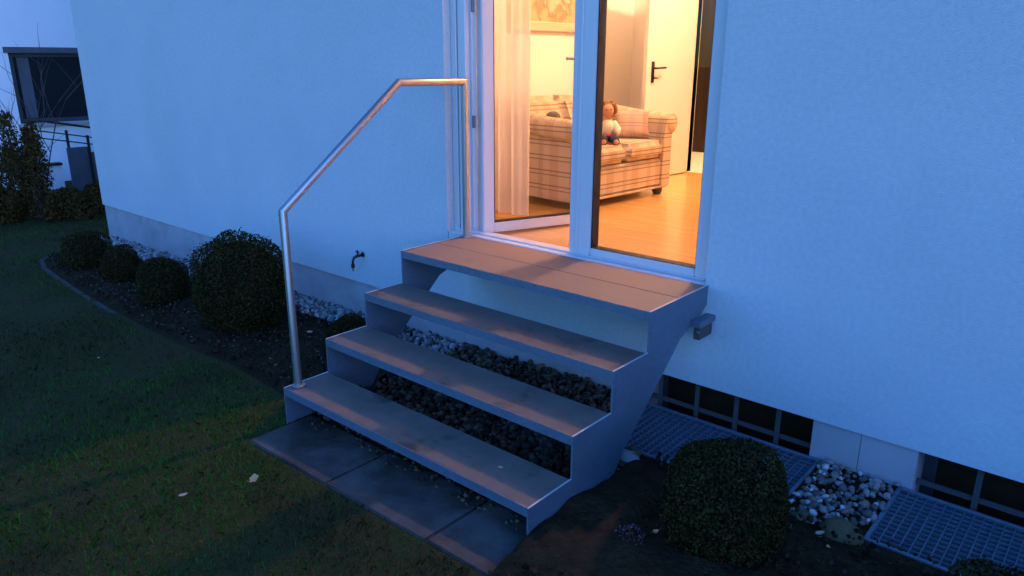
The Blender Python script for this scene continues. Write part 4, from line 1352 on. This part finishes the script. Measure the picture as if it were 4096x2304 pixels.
# rag doll sitting on the near cushion
dl = thing('doll', 'brown-haired rag doll in a cream shirt and red belt sitting on the sofa', 'doll', sofa_pt(-0.13, -0.03, 0.425), R(-48))
dl.scale = (0.9, 0.9, 0.93)
def skin_body(name, edges, pts_, rads, m, parent):
    me = bpy.data.meshes.new(name)
    me.from_pydata(pts_, edges, [])
    o = bpy.data.objects.new(name, me); COL.objects.link(o)
    md = o.modifiers.new('skin', 'SKIN')
    for v, r0 in zip(me.skin_vertices[0].data, rads):
        v.radius = (r0, r0)
    me.skin_vertices[0].data[0].use_root = True
    sb = o.modifiers.new('sub', 'SUBSURF'); sb.levels = 2; sb.render_levels = 2
    dg = bpy.context.evaluated_depsgraph_get()
    nm = bpy.data.meshes.new_from_object(o.evaluated_get(dg))
    bpy.data.objects.remove(o, do_unlink=True)
    for p in nm.polygons: p.use_smooth = True
    nm.name = name
    nm.materials.clear()
    return link(name, nm, m, parent)
# pelvis, chest, neck, head, arms, legs (faces local +x)
P_ = [(0, 0, 0.045), (-0.01, 0, 0.11), (-0.012, 0, 0.165), (-0.008, 0, 0.195), (0, 0, 0.245), (0.004, 0, 0.275),
      (-0.005, 0.05, 0.155), (0.025, 0.075, 0.105), (0.07, 0.06, 0.07), (-0.005, -0.05, 0.155), (0.025, -0.075, 0.105), (0.07, -0.06, 0.07),
      (0.02, 0.03, 0.035), (0.11, 0.045, 0.035), (0.19, 0.05, 0.02), (0.02, -0.03, 0.035), (0.11, -0.045, 0.035), (0.19, -0.05, 0.02)]
E_ = [(0, 1), (1, 2), (2, 3), (3, 4), (4, 5), (2, 6), (6, 7), (7, 8), (2, 9), (9, 10), (10, 11), (0, 12), (12, 13), (13, 14), (0, 15), (15, 16), (16, 17)]
R_ = [0.045, 0.045, 0.035, 0.016, 0.050, 0.042, 0.022, 0.019, 0.017, 0.022, 0.019, 0.017, 0.028, 0.026, 0.024, 0.028, 0.026, 0.024]
body = skin_body('body', E_, P_, R_, 'doll_skin', dl)
MB().ellipsoid((-0.006, 0, 0.115), (0.056, 0.068, 0.072), 18, 12).build('shirt', 'cream_cloth', dl, smooth=True, local=True)
for s in (-1, 1):
    MB().tube([(-0.005, s * 0.045, 0.158), (0.022, s * 0.078, 0.108), (0.062, s * 0.066, 0.078)], [0.030, 0.031, 0.027], 12).build('sleeve', 'cream_cloth', dl, smooth=True, local=True)
    MB().tube([(0.0, s * 0.03, 0.038), (0.11, s * 0.046, 0.038), (0.17, s * 0.05, 0.026)], [0.036, 0.033, 0.030], 12).build('trouser_leg', 'navy_cloth', dl, smooth=True, local=True)
MB().ellipsoid((0.0, 0, 0.062), (0.060, 0.070, 0.022), 18, 8).build('belt', 'red_cloth', dl, smooth=True, local=True)
hv = MB()
hr_ = random.Random(4)
hv.ellipsoid((-0.030, 0, 0.262), (0.050, 0.060, 0.058), 18, 12)
for k in range(34):
    a = hr_.uniform(R(75), R(285)); e_ = hr_.uniform(-0.5, 1.2)
    q = (-0.012 + 0.058 * math.cos(a) * math.cos(e_), 0.064 * math.sin(a) * math.cos(e_), 0.258 + 0.058 * math.sin(e_))
    hv.ellipsoid(q, (0.018, 0.018, 0.022), 8, 6)
hv.build('hair', 'doll_hair', dl, smooth=True, local=True)
for s in (-1, 1):
    MB().ellipsoid((0.046, s * 0.018, 0.262), (0.005, 0.006, 0.006), 8, 6).build('eye', 'navy_cloth', dl, smooth=True, local=True)
MB().ellipsoid((0.004, 0, 0.250), (0.047, 0.046, 0.050), 16, 12).build('face', 'doll_skin', dl, smooth=True, local=True)
MB().ellipsoid((0.052, 0, 0.250), (0.006, 0.006, 0.006), 8, 6).build('nose', 'doll_skin', dl, smooth=True, local=True)

# plush toy lying on the near arm side
pt = thing('plush_toy', 'small soft toy with a dark cap resting by the near sofa arm', 'soft toy', sofa_pt(-0.42, -0.31, 0.36), R(20))
MB().ellipsoid((0, 0, 0.10), (0.07, 0.065, 0.10), 16, 10).build('body', 'cream_cloth', pt, smooth=True, local=True)
MB().ellipsoid((0.01, 0, 0.225), (0.05, 0.05, 0.05), 16, 10).build('head', 'plush_pink', pt, smooth=True, local=True)
MB().ellipsoid((0.0, 0.01, 0.25), (0.056, 0.058, 0.042), 16, 10).build('cap', 'plush_grey', pt, smooth=True, local=True)
for s in (-1, 1):
    MB().tube([(0.0, s * 0.05, 0.16), (0.05, s * 0.085, 0.10)], [0.024, 0.018], 10).build('arm', 'cream_cloth', pt, smooth=True, local=True)
    MB().tube([(0.02, s * 0.035, 0.03), (0.12, s * 0.055, 0.025)], [0.03, 0.024], 10).build('leg', 'cream_cloth', pt, smooth=True, local=True)

# framed picture on the wall above the sofa
pc = thing('framed_picture', 'wide pale wooden frame with an ochre and brown painting above the sofa', 'picture', (RX0, 2.05, 2.0))
y0, y1, z0, z1 = 1.50, 2.60, 1.932, 2.80
fm = MB()
for (a, b, c, d) in ((y0, y1, z0, z0 + .075), (y0, y1, z1 - .075, z1), (y0, y0 + .075, z0 + .075, z1 - .075), (y1 - .075, y1, z0 + .075, z1 - .075)):
    fm.box(RX0 + 0.001, RX0 + 0.035, a, b, c, d)
fm.build('frame', 'wood_pale', pc, bevel=0.006)
MB().box(RX0 + 0.002, RX0 + 0.012, y0 + .07, y1 - .07, z0 + .07, z1 - .07).build('canvas', 'painting', pc)

# sheer curtain hanging inside at the left of the door
cu = thing('curtain', 'sheer pale curtain hanging behind the open door leaf', 'curtain', (-0.4, 0.55, FZ))
nx_, vs, fs = 150, [], []
for i in range(nx_):
    u = i / (nx_ - 1)
    x_ = -0.96 + 0.905 * u
    y_ = 0.62 + 0.028 * math.sin(u * 46 + 1.2 * math.sin(u * 9)) + 0.012 * math.sin(u * 91)
    for z in (FZ + 0.03, FZ + 1.2, CZ - 0.08):
        vs.append((x_, y_ + (0.006 * math.sin(u * 23) if z < 1 else 0), z))
for i in range(nx_ - 1):
    for j in range(2):
        fs.append((i * 3 + j, (i + 1) * 3 + j, (i + 1) * 3 + j + 1, i * 3 + j + 1))
MB().add(vs, fs).build('cloth', 'sheer', cu, smooth=True)
MB().tube([(-0.98, 0.62, CZ - 0.06), (1.9, 0.62, CZ - 0.06)], 0.012, 10).build('curtain_rod', 'stainless', cu)

# ceiling lamps: the lights are the glowing glass bowls themselves
lp = thing('ceiling_lamp', 'lit round bulb on a ceiling mount in the middle of the room', 'lamp', (0.78, 2.4, CZ))
MB().lathe([(0.10, -0.025), (0.10, -0.001)], 24, (0.78, 2.4, CZ)).build('ceiling_mount', 'stainless', lp)
MB().lathe([(0.008, -0.105), (0.024, -0.100), (0.034, -0.086), (0.037, -0.070), (0.032, -0.048), (0.020, -0.026)], 20, (0.78, 2.4, CZ)).build('bulb', 'lamp_glow', lp)
hl = thing('hall_lamp', 'small recessed ceiling spot lighting the pale hall floor', 'lamp', (-0.20, 4.1, CZ))
MB().lathe([(0.075, -0.16), (0.075, -0.001)], 20, (-0.20, 4.1, CZ)).build('lamp_shade', 'dark_metal', hl)
MB().lathe([(0.055, -0.164), (0.055, -0.161)], 16, (-0.20, 4.1, CZ)).build('bulb', 'hall_glow', hl)
